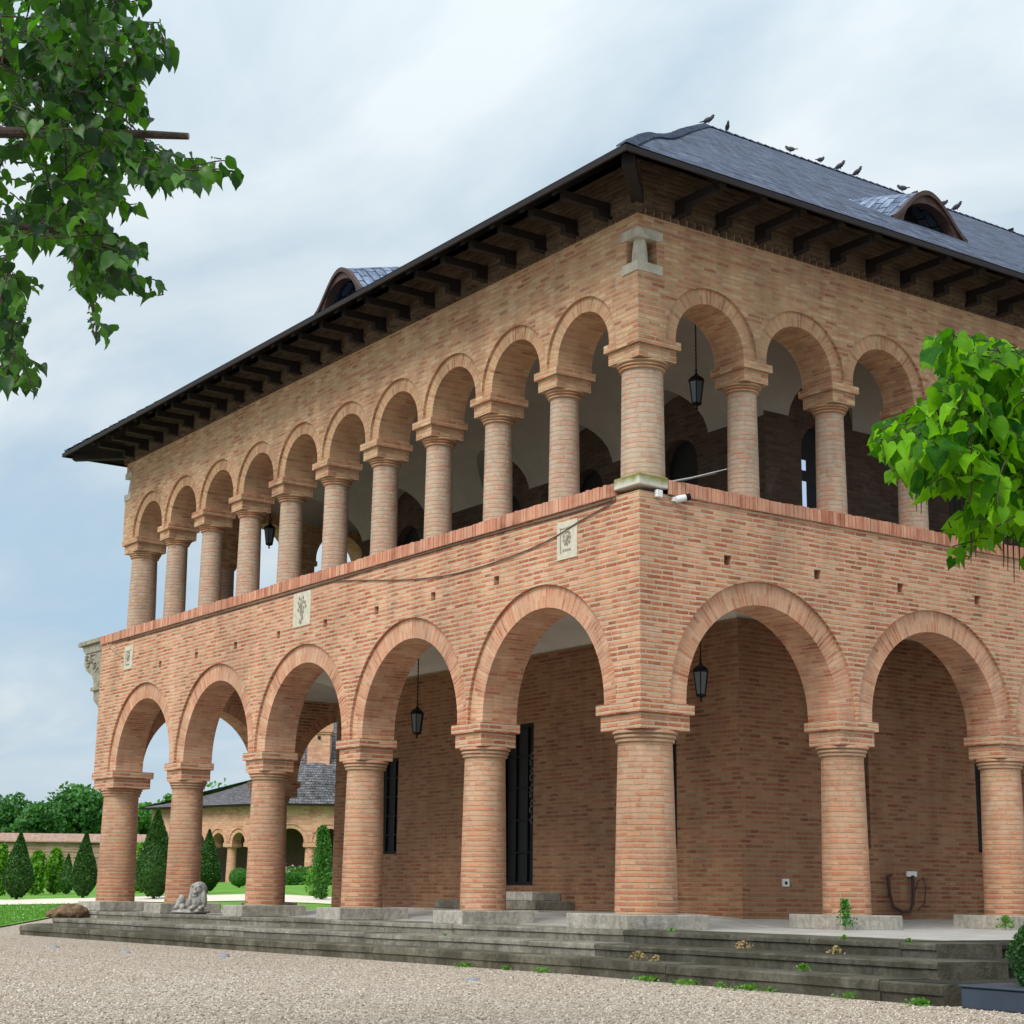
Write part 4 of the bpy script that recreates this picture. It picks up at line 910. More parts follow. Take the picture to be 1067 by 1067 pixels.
for cx, cz, r0, sg in ((-20.78, 5.7, 0.17, 1), (-20.42, 5.62, 0.15, -1)):
    pts = [(cx+sg*(r0*(1-k/26))*math.cos(k*0.5), 0.05, cz+(r0*(1-k/26))*math.sin(k*0.5)) for k in range(24)]; sp.tube(pts, 0.028, 6)
sp.tube([(-20.98, 0.05, 5.85), (-20.3, 0.05, 5.85), (-20.12, 0.05, 5.5), (-20.3, 0.05, 5.42)], 0.022, 6)
sp.build('scroll', M['console_stone'], co)

# --- cables on the facade
def cable(pts, r, matl, label):
    mb = MB(); P = [Vector((x, -0.02, z)) for x, z in pts]; q = []
    for a, b_ in zip(P, P[1:]):
        for k in range(4): q.append(a.lerp(b_, k/4))
    q.append(P[-1]); 
    q = [sum((q[max(0, min(len(q)-1, i+j))] for j in (-2, -1, 0, 1, 2)), Vector())/5 for i in range(len(q))]
    base = empty('cable', P[0]); tag(base, label, 'cable', 'cables strung along the left facade'); o = mb; mb.tube(q, r, 5); k = mb.build('wire', matl, None); rel(k, base)
cable([(-0.45, 5.97), (-0.81, 5.86), (-1.39, 5.78), (-2.06, 5.60), (-3.26, 5.50), (-4.48, 5.46), (-5.63, 5.52), (-6.96, 5.69), (-8.59, 5.93), (-9.4, 5.96)], 0.011, M['cable'], 'slack dark cable sagging across the brick between the two carved plaques')
cable([(-0.45, 5.96), (-1.46, 5.93), (-2.93, 5.955), (-5.13, 5.97), (-8.39, 5.95), (-10.45, 5.93), (-13.51, 5.95), (-17.2, 5.94), (-19.6, 5.98)], 0.014, M['cable'], 'dark cable running straight along under the brick parapet coping')
cable([(-19.75, 6.18), (-19.4, 5.92), (-18.9, 5.72), (-18.5, 5.56)], 0.011, M['cable_pale'], 'pale cable drooping from the stone console to the leftmost plaque')

# ------------------------------------------------------------------ things fixed to or standing by the palace
def lantern(x, y, ztop, zlant, label):
    """ztop ceiling hook, zlant top of the lantern's roof; body 0.5 m"""
    t = tag(empty('hanging_lantern', (x, y, zlant-0.55)), label, 'lantern', 'black lanterns hung from the loggia vaults')
    h = ztop-(zlant-0.55)
    m1 = MB(); m1.tube([(0, 0, 0.60), (0, 0, h)], 0.010, 6); 
    zz = 0.62
    while zz < h-0.1: m1.lathe([(0.008, zz), (0.017, zz+0.012), (0.008, zz+0.03)], n=6); zz += 0.07
    m1.lathe([(0.0, 0.63), (0.03, 0.645), (0.0, 0.675)], n=8); m1.build('chain', M['black_metal'], t)
    m1 = MB(); m1.lathe([(0.02, h-0.08), (0.05, h-0.06), (0.085, h-0.02), (0.085, h)], n=12); m1.build('ceiling_rose', M['black_metal'], t)
    N = 6; 
    def hexr(r_, z, k): a = math.pi*2*k/N+0.3; return (r_*math.cos(a), r_*math.sin(a), z)
    m1 = MB(); m1.lathe([(0.135, 0.455), (0.145, 0.47), (0.10, 0.52), (0.03, 0.57), (0.015, 0.61)], n=N); m1.v = [Matrix.Rotation(0.3, 3, 'Z') @ Vector(v) for v in m1.v]; m1.build('lantern_roof', M['black_metal'], t)
    m1 = MB()
    for k in range(N): m1.tube([hexr(0.125, 0.46, k), hexr(0.075, 0.10, k)], 0.009, 5)
    for r_, z in ((0.128, 0.455), (0.078, 0.10)):
        for k in range(N): m1.tube([hexr(r_, z, k), hexr(r_, z, k+1)], 0.010, 5)
    m1.lathe([(0.085, 0.10), (0.07, 0.075), (0.02, 0.06), (0.012, 0.03), (0.028, 0.015), (0.0, -0.01)], n=8); m1.build('cage', M['black_metal'], t)
    m1 = MB()
    for k in range(N): m1.face([hexr(0.073, 0.105, k), hexr(0.073, 0.105, k+1), hexr(0.120, 0.45, k+1), hexr(0.120, 0.45, k)])
    m1.build('glass', M['lantern_glass'], t)
lantern(-9.3, 2.18, 5.2, 3.80, 'black lantern hanging inside the lower left arcade, two bays from the corner')
lantern(-1.5, 2.43, 5.19, 3.85, 'black lantern hanging inside the first lower arch right of the corner')
lantern(-1.25, 2.20, 9.50, 8.40, 'black lantern hanging in the first upper arch right of the corner')
lantern(-16.05, 2.32, 9.60, 8.55, 'black lantern seen against the sky in the upper left loggia')

# security camera, junction box, rod
t = tag(empty('security_camera', (0.0, 0.62, 6.0)), 'small white security camera fixed to the brick corner under the coping', 'camera')
mb = MB(); mb.box((0.0, -0.03, -0.09), (0.06, 0.03, -0.03)); mb.build('bracket', M['white_plastic'], t)
mb = MB(); mb.lathe([(0.045, 0.0), (0.05, 0.02), (0.05, 0.15), (0.045, 0.16)], n=16); o = mb.build('camera_body', M['white_plastic'], t, smooth=40); o.location = (0.07, 0.0, -0.07); o.rotation_euler = (R(-75), 0, R(-20))
mb = MB(); mb.lathe([(0.052, 0.15), (0.05, 0.22), (0.035, 0.225), (0.03, 0.21)], n=16); o = mb.build('lens_hood', M['black_metal'], t, smooth=40); o.location = (0.07, 0.0, -0.07); o.rotation_euler = (R(-75), 0, R(-20))
t = tag(empty('junction_box', (0.0, 0.33, 5.98)), 'small white junction box on the brick corner beside the security camera', 'box')
mb = MB(); mb.box((0.0, -0.055, -0.055), (0.06, 0.055, 0.055)); o = mb.build('box_body', M['white_plastic'], t); bv = o.modifiers.new('b', 'BEVEL'); bv.width = 0.008
mb = MB(); mb.box((0.06, -0.045, -0.045), (0.068, 0.045, 0.045)); mb.build('lid', M['white_plastic'], t)
t = tag(empty('metal_rod', (0.03, 0.73, 6.21)), 'thin grey metal rod sticking out over the parapet beside the corner column', 'rod')
mb = MB(); mb.tube([(-0.25, -0.25, -0.03), (0.15, 0.1, 0.05), (0.55, 0.42, 0.15)], 0.022, 8, r1=0.008); mb.tube([(-0.2, -0.15, -0.02), (0.42, 0.33, 0.10)], 0.012, 6, r1=0.006); mb.build('rod', simple('grey_metal', (0.22, 0.22, 0.22), 0.5, 0.5), t)
# outlet, tap and pipe on the inner wall
t = tag(empty('wall_outlet', (IXl, 4.93, 0.62)), 'small white outlet box low on the inner wall behind the corner column', 'outlet')
mb = MB(); mb.box((0, -0.07, -0.06), (0.03, 0.07, 0.06)); mb.build('plate', M['white_plastic'], t); mb = MB(); mb.box((0.03, -0.03, -0.03), (0.04, 0.02, 0.02)); mb.build('socket', M['dark_void'], t)
t = tag(empty('water_pipe', (IXl+0.02, 7.88, 0.16)), 'dark bent water pipe and tap on the inner wall, behind the weed', 'pipe')
mb = MB(); mb.tube([(0.04, -0.52, 0.62), (0.05, -0.6, 0.60), (0.05, -0.58, 0.3), (0.05, -0.5, 0.09), (0.05, -0.3, 0.02), (0.05, -0.1, 0.02), (0.05, -0.02, 0.15), (0.05, 0.0, 0.35), (0.05, 0.0, 0.62)], 0.03, 7)
mb.tube([(0.05, 0.02, 0.3), (0.05, 0.12, 0.52), (0.05, 0.26, 0.58), (0.07, 0.30, 0.42), (0.07, 0.24, 0.15), (0.06, 0.08, 0.04)], 0.012, 6); mb.build('pipe', M['pipe'], t)
mb = MB(); mb.box((0.0, -0.12, 0.60), (0.04, 0.12, 0.69)); mb.build('tap_plate', M['white_plastic'], t)
# steps up to the door
t = tag(empty('door_steps', (-8.6, 3.4, 0.1)), 'low double flight of stone steps under the black door in the left arcade', 'steps')
for k, (xl, xr, z1, yy) in enumerate(((-10.6, -6.35, 0.12, 2.9), (-10.0, -6.75, 0.28, 3.12), (-9.45, -7.15, 0.44, 3.34))):
    mb = MB(); mb.box((xl, yy-2.95+2.62, -0.12 if k == 0 else z1-0.163), (xr, 3.995, z1), j=0.006) if False else mb.box((xl+8.6, yy-3.4, (-0.12 if k == 0 else z1-0.158)-0.1), (xr+8.6, 0.595, z1-0.1), j=0.005)
    o = mb.build('step', M['plinth_stone'] if k != 1 else M['step_stone'], t); bv = o.modifiers.new('b', 'BEVEL'); bv.width = 0.012

# ------------------------------------------------------------------ sculpture helpers
def blob_mesh(parts, vox, noise_amt=0.0, seed=0):
    """ellipsoids (centre, radii, euler) merged with a voxel remesh into one continuous surface"""
    bm = bmesh.new()
    for c, r_, e in parts:
        Mx = Matrix.Translation(c) @ Matrix.Rotation(e[2], 4, 'Z') @ Matrix.Rotation(e[1], 4, 'Y') @ Matrix.Rotation(e[0], 4, 'X') @ Matrix.Diagonal((*r_, 1))
        bmesh.ops.create_icosphere(bm, subdivisions=3, radius=1.0, matrix=Mx)
    me = bpy.data.meshes.new('blob'); bm.to_mesh(me); bm.free()
    o = bpy.data.objects.new('blob', me); col.objects.link(o)
    m_ = o.modifiers.new('r', 'REMESH'); m_.mode = 'VOXEL'; m_.voxel_size = vox; m_.use_smooth_shade = True
    s_ = o.modifiers.new('s', 'SMOOTH'); s_.factor = 0.5; s_.iterations = 2
    dg = bpy.context.evaluated_depsgraph_get(); res = bpy.data.meshes.new_from_object(o.evaluated_get(dg)); bpy.data.objects.remove(o)
    if noise_amt:
        from mathutils import noise as mn
        for v in res.vertices:
            v.co += v.normal*noise_amt*(mn.noise(v.co*9+Vector((seed, 0, 0)))+0.6*mn.noise(v.co*25))
    return res
# stone lion: lying, head turned to the viewer, haunch at the left
parts = [((0, 0, 0.05), (0.50, 0.27, 0.055), (0, 0, 0)), ((0.0, 0, 0.08), (0.45, 0.25, 0.05), (0, 0, 0)), ((0.2, 0, 0.07), (0.28, 0.28, 0.06), (0, 0, 0)),
         ((-0.02, 0.04, 0.22), (0.28, 0.15, 0.13), (0, 0.1, 0)),
         ((-0.26, -0.02, 0.24), (0.12, 0.14, 0.17), (0, 0.2, 0)), ((-0.22, -0.10, 0.33), (0.09, 0.08, 0.13), (0.3, 0, 0)),
         ((-0.33, -0.12, 0.16), (0.07, 0.09, 0.07), (0, 0, 0)), ((-0.18, -0.14, 0.16), (0.07, 0.09, 0.07), (0, 0, 0)),
         ((0.17, 0.0, 0.36), (0.21, 0.19, 0.30), (0, 0, 0)), ((0.17, 0.02, 0.55), (0.225, 0.20, 0.20), (0, 0, 0)),
         ((0.15, -0.12, 0.57), (0.15, 0.10, 0.15), (0, 0, 0)), ((0.14, -0.22, 0.50), (0.06, 0.06, 0.05), (0, 0, 0)), ((0.14, -0.20, 0.585), (0.026, 0.07, 0.06), (-0.4, 0, 0)),
         ((0.14, -0.18, 0.42), (0.07, 0.06, 0.035), (0, 0, 0)), ((0.065, -0.20, 0.645), (0.05, 0.03, 0.02), (0, 0, 0)), ((0.215, -0.20, 0.645), (0.05, 0.03, 0.02), (0, 0, 0)),
         ((0.02, -0.10, 0.40), (0.075, 0.09, 0.22), (0, 0.12, 0)), ((0.34, -0.06, 0.38), (0.07, 0.10, 0.22), (0, -0.12, 0)), ((0.17, -0.14, 0.30), (0.11, 0.08, 0.14), (0, 0, 0)),
         ((0.08, -0.2, 0.14), (0.075, 0.15, 0.055), (0, 0, 0)), ((0.30, -0.2, 0.14), (0.075, 0.15, 0.055), (0, 0, 0))]
me = blob_mesh(parts, 0.016, 0.010)
lion = link('stone_lion', me, M['lion_stone']); 
lion.location = (-14.25, 0.02, ZP-0.005); lion.rotation_euler = (0, 0, R(52)); lion.scale = (0.80, 0.80, 0.86)
tag(lion, 'weathered grey stone lion lying on the terrace between two left columns', 'statue')
me = blob_mesh([((0, 0, 0.13), (0.36, 0.22, 0.15), (0, 0.1, 0.2)), ((0.22, 0.03, 0.14), (0.2, 0.2, 0.15), (0, 0, 0)), ((-0.3, -0.03, 0.08), (0.2, 0.16, 0.09), (0, 0.3, 0)), ((0.05, 0.1, 0.2), (0.22, 0.14, 0.12), (0, 0, 0))], 0.03, 0.035, 3)
o = link('broken_stone', me, M['rubble_stone']); o.location = (-18.9, -0.75, -0.235); o.rotation_euler = (0, 0, R(50)); tag(o, 'broken brown stone block lying on the far left end of the steps', 'stone')

# drain box at the lower right
t = tag(empty('utility_box', (8.12, -2.15, -0.58), R(-8)), 'low slate blue metal box at the foot of the steps beside the round bush', 'box')
mb = MB(); mb.box((-0.62, -0.35, 0), (0.75, 0.9, 0.185)); o = mb.build('box_body', M['blue_box'], t); bv = o.modifiers.new('b', 'BEVEL'); bv.width = 0.012
mb = MB(); mb.box((-0.635, -0.365, 0.187), (0.765, 0.915, 0.205)); o = mb.build('lid', M['blue_box'], t); bv = o.modifiers.new('b', 'BEVEL'); bv.width = 0.006

# ------------------------------------------------------------------ plants close by
def shell_points(n, fr, r_, zc, squash=1.0, inner=0.55):
    """points in a rounded body of revolution; fr(t) radius profile over 0..1"""
    t = rng.uniform(0, 1, n); a = rng.uniform(0, 2*np.pi, n); q = np.sqrt(rng.uniform(inner**2, 1, n)); rad = np.array([fr(x) for x in t])*r_*q
    return np.stack([rad*np.cos(a), rad*np.sin(a), t*zc], -1)
def bushy(name, x, y, z, r_, h, prof, matl, label, cat, group=None, n=3000, leaf=0.04, trunk=0.03, inner=0.6, wob=0.05, core=None):
    t = tag(empty(name, (x, y, z)), label, cat, group)
    P = shell_points(n, prof, r_, h, inner=inner); 
    ph = rng.uniform(0, 6, 4); ang = np.arctan2(P[:, 1], P[:, 0])
    k = 1+wob*(np.sin(3*ang+7*P[:, 2]/h+ph[0])+np.sin(5*ang-9*P[:, 2]/h+ph[1])+0.7*np.sin(11*P[:, 2]/h+ph[2]+8*ang))
    P[:, :2] *= k[:, None]; P[:, 2] += trunk*2
    leaf_cloud('foliage', P, leaf, matl, t)
    if core:
        mb = MB(); mb.lathe([(max(0.003, prof(q/12)*r_*core), trunk*2+h*q/12*0.97) for q in range(13)], n=14); mb.build('inner_growth', matl, t, smooth=60)
    mb = MB(); mb.tube([(0, 0, -0.05), (0.01, 0.01, h*0.35), (0, 0, h*0.6)], trunk, 7, r1=trunk*0.4); mb.build('trunk', M['bark'], t)
    return t
egg = lambda t: math.sqrt(max(0.0, 1-(2*t-1)**2))
def cone_prof(t): return (0.30+0.70*math.sin(math.pi/2*t/0.30)) if t < 0.30 else max(0.02, 1-((t-0.30)/0.72)**1.12)
bushy('box_bush', 8.05, -1.75, -0.58, 0.43, 0.80, lambda t: egg(min(1, t*0.9+0.07)), M['box_bush'], 'dark green clipped box bush at the right edge beside the steps', 'bush', n=9000, leaf=0.035, core=0.7, inner=0.7, wob=0.04)
def weed_plant(x, y, z, h, label, group, n=60, leaf=0.07, spread=0.1, matl=None):
    t = tag(empty('weed', (x, y, z)), label, 'plant', group)
    P = np.stack([rng.normal(0, spread, n)*0.8, rng.normal(0, spread, n)*0.8, rng.uniform(0.1, 1, n)**0.8*h], -1); P[:, :2] *= (1.15-P[:, 2:3]/h*0.8)
    leaf_cloud('leaves', P, leaf, matl or M['weed'], t)
    mb = MB(); 
    for k in range(4): mb.tube([(0, 0, 0), (random.uniform(-.3, .3)*spread, random.uniform(-.3, .3)*spread, h*0.5), (random.uniform(-1, 1)*spread, random.uniform(-1, 1)*spread, h*0.9)], 0.006, 4, r1=0.002)
    mb.build('stems', M['weed'], t)
wg = 'weeds growing from the stone joints'
weed_plant(0.30, 3.55, -0.07, 0.44, 'green upright weed on the terrace beside the second column plinth', wg, n=420, leaf=0.045, spread=0.085, matl=M['hedge'])
weed_plant(0.35, 7.0, -0.07, 0.22, 'small green weed against the third column plinth, below the taller one', wg, n=90, leaf=0.06, spread=0.09)
weed_plant(0.55, 7.75, -0.07, 0.50, 'leafy green weed at the right edge in front of the third column', wg, n=160, leaf=0.07, spread=0.12)
for (x, y, z, h, n_, lab, mt) in [(a_[0], a_[1], a_[2], a_[3]*0.62, int(a_[4]*0.7), a_[5], a_[6]) for a_ in [(2.9, -0.85, -0.22, 0.16, 160, 'dry yellow tuft on the middle step right of the corner column', 'dry_plant'), (1.7, -1.45, -0.38, 0.17, 200, 'dry brown tuft on the bottom step below the corner column', 'dry_plant'), (4.6, -1.05, -0.22, 0.15, 130, 'dry orange tuft on the middle step near its right corner', 'dry_plant'), (2.1, -1.5, -0.38, 0.12, 90, 'small dry tuft next to the brown one on the bottom step', 'dry_plant'),
        (4.8, -1.75, -0.38, 0.14, 90, 'small green tuft on the bottom step near the right', 'weed'), (4.3, -0.62, -0.07, 0.08, 60, 'low green tuft on the terrace edge, left of the corner', 'weed'), (5.4, -0.78, -0.07, 0.07, 70, 'low green tuft on the terrace edge at its right corner', 'weed'), (0.95, -0.3, -0.07, 0.09, 60, 'green tuft at the foot of the corner plinth', 'weed'), (-3.9, -0.6, -0.25, 0.07, 50, 'small green tuft on the top step below the second column', 'weed')]]:
    weed_plant(x, y, z, h, lab, wg, n=n_, leaf=0.035, spread=h*0.7, matl=M[mt])
k_ = 0
for (x, n_, r_) in ((-1.6, 120, .16), (-0.6, 60, .1), (0.2, 110, .2), (2.5, 160, .2), (3.3, 130, .22), (3.9, 60, .1), (4.4, 150, .2), (4.75, 60, .1), (6.0, 60, .15), (7.0, 180, .14)):
    y = float(np.interp(x, [-19.1, 0.9, 7.25], [-1.75, -1.72, -2.40]))-0.07
    k_ += 1
    weed_plant(x, y, -0.59, 0.07, ['leafy green weed patch under the bottom step, left of the corner column', 'tiny green weed at the foot of the bottom step below the corner column', 'green weeds at the foot of the bottom step just right of the corner column', 'broad green weed patch in the gravel under the middle of the right steps', 'long green weed patch in the gravel next to the broad one', 'small green weed in the gravel between two larger patches', 'bright green weed clump in the gravel below the second column', 'tiny green sprig right of the bright clump', 'thin green weed at the foot of the right end of the steps', 'dense green weed at the right corner of the bottom step'][k_-1], 'weeds along the foot of the steps', n=int(n_*0.7), leaf=0.04, spread=r_*0.75)
# grass blades standing in the joint of the lawn edge
def grass_tufts():
    n = 24000; s = 40+14*rng.uniform(0, 1, n)**1.3; u = rng.uniform(-20, -12.2, n); x, y = su(s, u); z = ground_z(x, y)+0.03
    h = rng.uniform(0.03, 0.075, n); a = rng.uniform(0, 2*np.pi, n); dx, dy = np.cos(a)*0.012, np.sin(a)*0.012; lx, ly = rng.normal(0, .015, n), rng.normal(0, .015, n)
    V = np.stack([np.stack([x-dx, y-dy, z], -1), np.stack([x+dx, y+dy, z], -1), np.stack([x+lx, y+ly, z+h], -1)], 1)
    o = link('grass', np_mesh('grass', V.reshape(-1, 3), np.arange(3*n).reshape(n, 3)), foliage('grass_blade', (0.07, 0.22, 0.02), (0.17, 0.38, 0.05), 0.3)); tag(o, 'short green lawn grass left of the steps', 'grass', kind='stuff')
    n = 260; s = rng.uniform(40.5, 53, n); u = rng.uniform(-17, -12.3, n); x, y = su(s, u); P = np.stack([x, y, ground_z(x, y)+0.10], -1)
    o = leaf_cloud('daisies', P, 0.035, simple('daisy', (0.75, 0.75, 0.65), 0.8, bstr=0)); tag(o, 'tiny white daisies scattered over the near lawn', 'flowers', kind='stuff')
grass_tufts()

# ------------------------------------------------------------------ garden behind
def gz(p): return float(ground_z(p[0], p[1]))
tg = 'clipped conical yews in the garden'
for (px, s, wpx, hpx, lab) in [(17, 58, 33, 68, 'clipped dark green cone yew at the far left of the garden'), (86, 58, 28, 67, 'clipped dark cone yew just left of the end column'),
        (160, 56, 42, 92, 'tall dark cone yew between the first two columns from the left'), (215, 62, 28, 64, 'clipped dark cone yew behind the stone lion')]:
    p = at(px, 937, s); k = s/1774
    bushy('conical_yew', p[0], p[1], gz(p), wpx*k/2*1.02, hpx*k/1.05, cone_prof, M['conifer'], lab, 'yew', tg, n=9000, leaf=0.075, trunk=0.06, core=0.86, inner=0.82, wob=0.028)
for (px, s, wpx, hpx, lab) in [(37, 66, 20, 44, 'yellow green rounded shrub against the garden wall, left of its twin'), (56, 67, 17, 46, 'yellow green shrub against the garden wall, nearer the dark cones'), (147, 66, 22, 50, 'yellow green shrub seen right of the end column'), (0, 66, 14, 52, 'yellow green shrub cut by the left edge of the view')]:
    p = at(px, 930, s); k = s/1774
    bushy('lime_shrub', p[0], p[1], gz(p), wpx*k/2, hpx*k/1.05, lambda t: egg(min(1, 0.1+0.88*t)), M['lime_shrub'], lab, 'shrub', 'yellow green shrubs by the garden wall', n=1500, leaf=0.16, trunk=0.05, inner=0.2, wob=0.16)
p = at(69, 928, 66); bushy('conical_yew', p[0], p[1], gz(p), 0.33, 1.45, cone_prof, M['conifer'], 'small narrow dark yew between the yellow green shrubs and the cones', 'yew', tg, n=1800, leaf=0.08, trunk=0.04, core=0.8)
p = at(334, 940, 56); bushy('slender_cypress', p[0], p[1], gz(p), 0.30, 2.3, lambda t: 0.5+0.5*math.sin(math.pi*min(1, t*0.9+0.1)) if t < .97 else 0.3, M['hedge'], 'slender yellow tipped cypress in front of the brick pier', 'cypress', n=3500, leaf=0.08, trunk=0.04, inner=0.1, wob=0.12)
p = at(326, 935, 58); bushy('lime_shrub', p[0], p[1], gz(p), 0.34, 0.9, egg, M['lime_shrub'], 'low yellow green shrub left of the slender cypress', 'shrub', 'yellow green shrubs by the garden wall', n=600, leaf=0.09, trunk=0.03, inner=0.1, wob=0.15)
p = at(249, 926, 72); bushy('round_box_shrub', p[0], p[1], gz(p), 0.45, 0.75, egg, M['hedge'], 'small clipped box ball on the lawn right of the stone lion', 'shrub', n=2500, leaf=0.05, trunk=0.04, core=0.85, inner=0.8, wob=0.02)
# low hedge with roses behind
pa, pb_ = at(292, 926, 76), at(362, 926, 76); n_ = 7000; tt = rng.uniform(0, 1, n_)
P = np.outer(1-tt, pa)+np.outer(tt, pb_); P[:, 0] += rng.uniform(-.4, .4, n_); P[:, 1] += rng.uniform(-.4, .4, n_); c0 = (pa+pb_)/2; zb_ = gz(c0)
P[:, 2] = zb_+rng.uniform(0, 0.55, n_); hd = tag(empty('clipped_hedge', (c0[0], c0[1], zb_)), 'low clipped green hedge in front of the arcaded garden building', 'hedge')
P -= np.array([c0[0], c0[1], zb_]); leaf_cloud('foliage', P, 0.09, M['hedge'], hd)
for i, px in enumerate((304, 313, 322)):
    p = at(px, 920, 79); t = bushy('rose_bush', p[0], p[1], gz(p), 0.5, 0.75, egg, M['hedge'], ['pink rose bush behind the hedge, nearest the person', 'pink rose bush behind the hedge, middle one', 'pink rose bush behind the hedge, nearest the cypress'][i], 'rose bush', 'rose bushes behind the hedge', n=420, leaf=0.10, trunk=0.03, inner=0.1)
    leaf_cloud('blooms', shell_points(30, egg, 0.5, 0.75, inner=0.7)+np.array([0, 0, 0.1]), 0.14, M['rose'], t)

# garden wall with tiled coping
t = tag(empty('garden_wall', (at(40, 925, 90)[0], at(40, 925, 90)[1], 0.4)), 'long weathered brick garden wall with a sloping tiled coping behind the shrubs', 'wall')
def wall_seg(u0, u1, s, z0, z1, matn, name, th=0.45, ext=0.0):
    a = Vector((*su(s, u0), 0)); b_ = Vector((*su(s, u1), 0)); d = (b_-a).normalized(); nn = Vector((-d.y, d.x, 0))
    mb = MB(); pts = [(0, z0), ((b_-a).length, z0), ((b_-a).length, z1), (0, z1)]
    mb.prism(pts, lambda p, q, k: tuple(a+d*p+nn*k+Vector((0, 0, q))), -ext, th+ext); return mb
rel(wall_seg(-75, -18.6, 90, 0.0, 2.80, 'garden_brick', 'w').build('wall', M['garden_brick'], None), t)
a = Vector((*su(90, -75), 0)); b_ = Vector((*su(90, -18.6), 0)); d = (b_-a).normalized(); nn = Vector((-d.y, d.x, 0)); L_ = (b_-a).length
mb = MB(); mb.prism([(-0.22, 2.802), (0.67, 2.802), (0.67, 2.86), (0.225, 3.26), (-0.22, 2.86)], lambda p, q, k: tuple(a+d*k+nn*p+Vector((0, 0, q))), 0, L_); rel(mb.build('tiled_coping', simple('coping_tiles', (0.36, 0.235, 0.185), 0.9, nscale=5, var=0.3), None), t)

# background trees
def far_tree(px, pytop, s, wpx, label, matl, seed, nl=4200, leaf=0.42, group='trees beyond the garden wall', trunk_h=0.25):
    p = at(px, 925, s); z0 = gz(p); k = s/1774; top = at(px, pytop, s)[2]; H = top-z0; Wd = wpx*k
    t = tag(empty('broadleaf_tree', (p[0], p[1], z0)), label, 'tree', group); r2 = np.random.default_rng(seed)
    nb = 15; C_ = []; Rr = []
    for i in range(nb):
        a = r2.uniform(0, 2*np.pi); q = r2.uniform(0.1, 1)**0.6; hh = r2.uniform(0.25, 0.86); env = math.sqrt(max(0.05, 1-((hh-0.5)/0.52)**2))
        C_.append([math.cos(a)*q*Wd*0.36*env, math.sin(a)*q*Wd*0.36*env, hh*H]); Rr.append(r2.uniform(0.16, 0.27)*min(Wd, H))
    C_.append([0, 0, 0.80*H]); Rr.append(0.2*H)
    C_ = np.array(C_); Rr = np.array(Rr); idx = r2.integers(0, len(C_), nl); v = r2.normal(size=(nl, 3)); v /= np.linalg.norm(v, axis=1)[:, None]
    rad = (r2.uniform(0.35, 1, nl)**0.5)*(1+0.28*np.sin(v[:, 0]*7+idx)*np.cos(v[:, 2]*6+idx*2)); P = C_[idx]+v*(Rr[idx]*rad)[:, None]*np.array([1, 1, 0.8]); P = P[P[:, 2] > H*trunk_h*0.6]
    leaf_cloud('crown', P, leaf, matl, t)
    mb = MB(); mb.tube([(0, 0, -0.2), (0.05, 0.02, H*0.3), (0, 0.1, H*0.6)], 0.03*H+0.05, 8, r1=0.06)
    for i in range(7): c_ = C_[i]; mb.tube([(0, 0, H*0.25+0.04*i*H), tuple(c_*0.6+np.array([0, 0, H*0.1])), tuple(c_)], 0.02*H, 6, r1=0.03)
    mb.build('trunk', M['bark'], t)
for i, (px, pt, s, wp, lab, mt) in enumerate([(5, 822, 112, 80, 'round green tree beyond the garden wall at the left edge', 'leaf_far'), (36, 832, 108, 60, 'lower green tree beyond the wall, right of the edge tree', 'leaf_far'), (78, 815, 115, 84, 'tallest green tree beyond the wall, left of the end column', 'leaf_far'),
        (108, 828, 118, 60, 'green tree beyond the wall partly behind the end column', 'leaf_far'), (150, 832, 112, 46, 'lighter green tree seen between the first two left columns', 'leaf_far_light'), (176, 826, 120, 60, 'green tree half behind the second left column', 'leaf_far_light'),
        (-60, 815, 115, 90, 'green tree beyond the wall outside the left edge', 'leaf_far'), (222, 806, 130, 54, 'loose pale tree top rising above the garden building roof', 'leaf_far_light')]):
    far_tree(px, pt, s, wp, lab, M[mt], 20+i, nl=7000 if i != 7 else 1500, leaf=0.36 if i != 7 else 0.42)

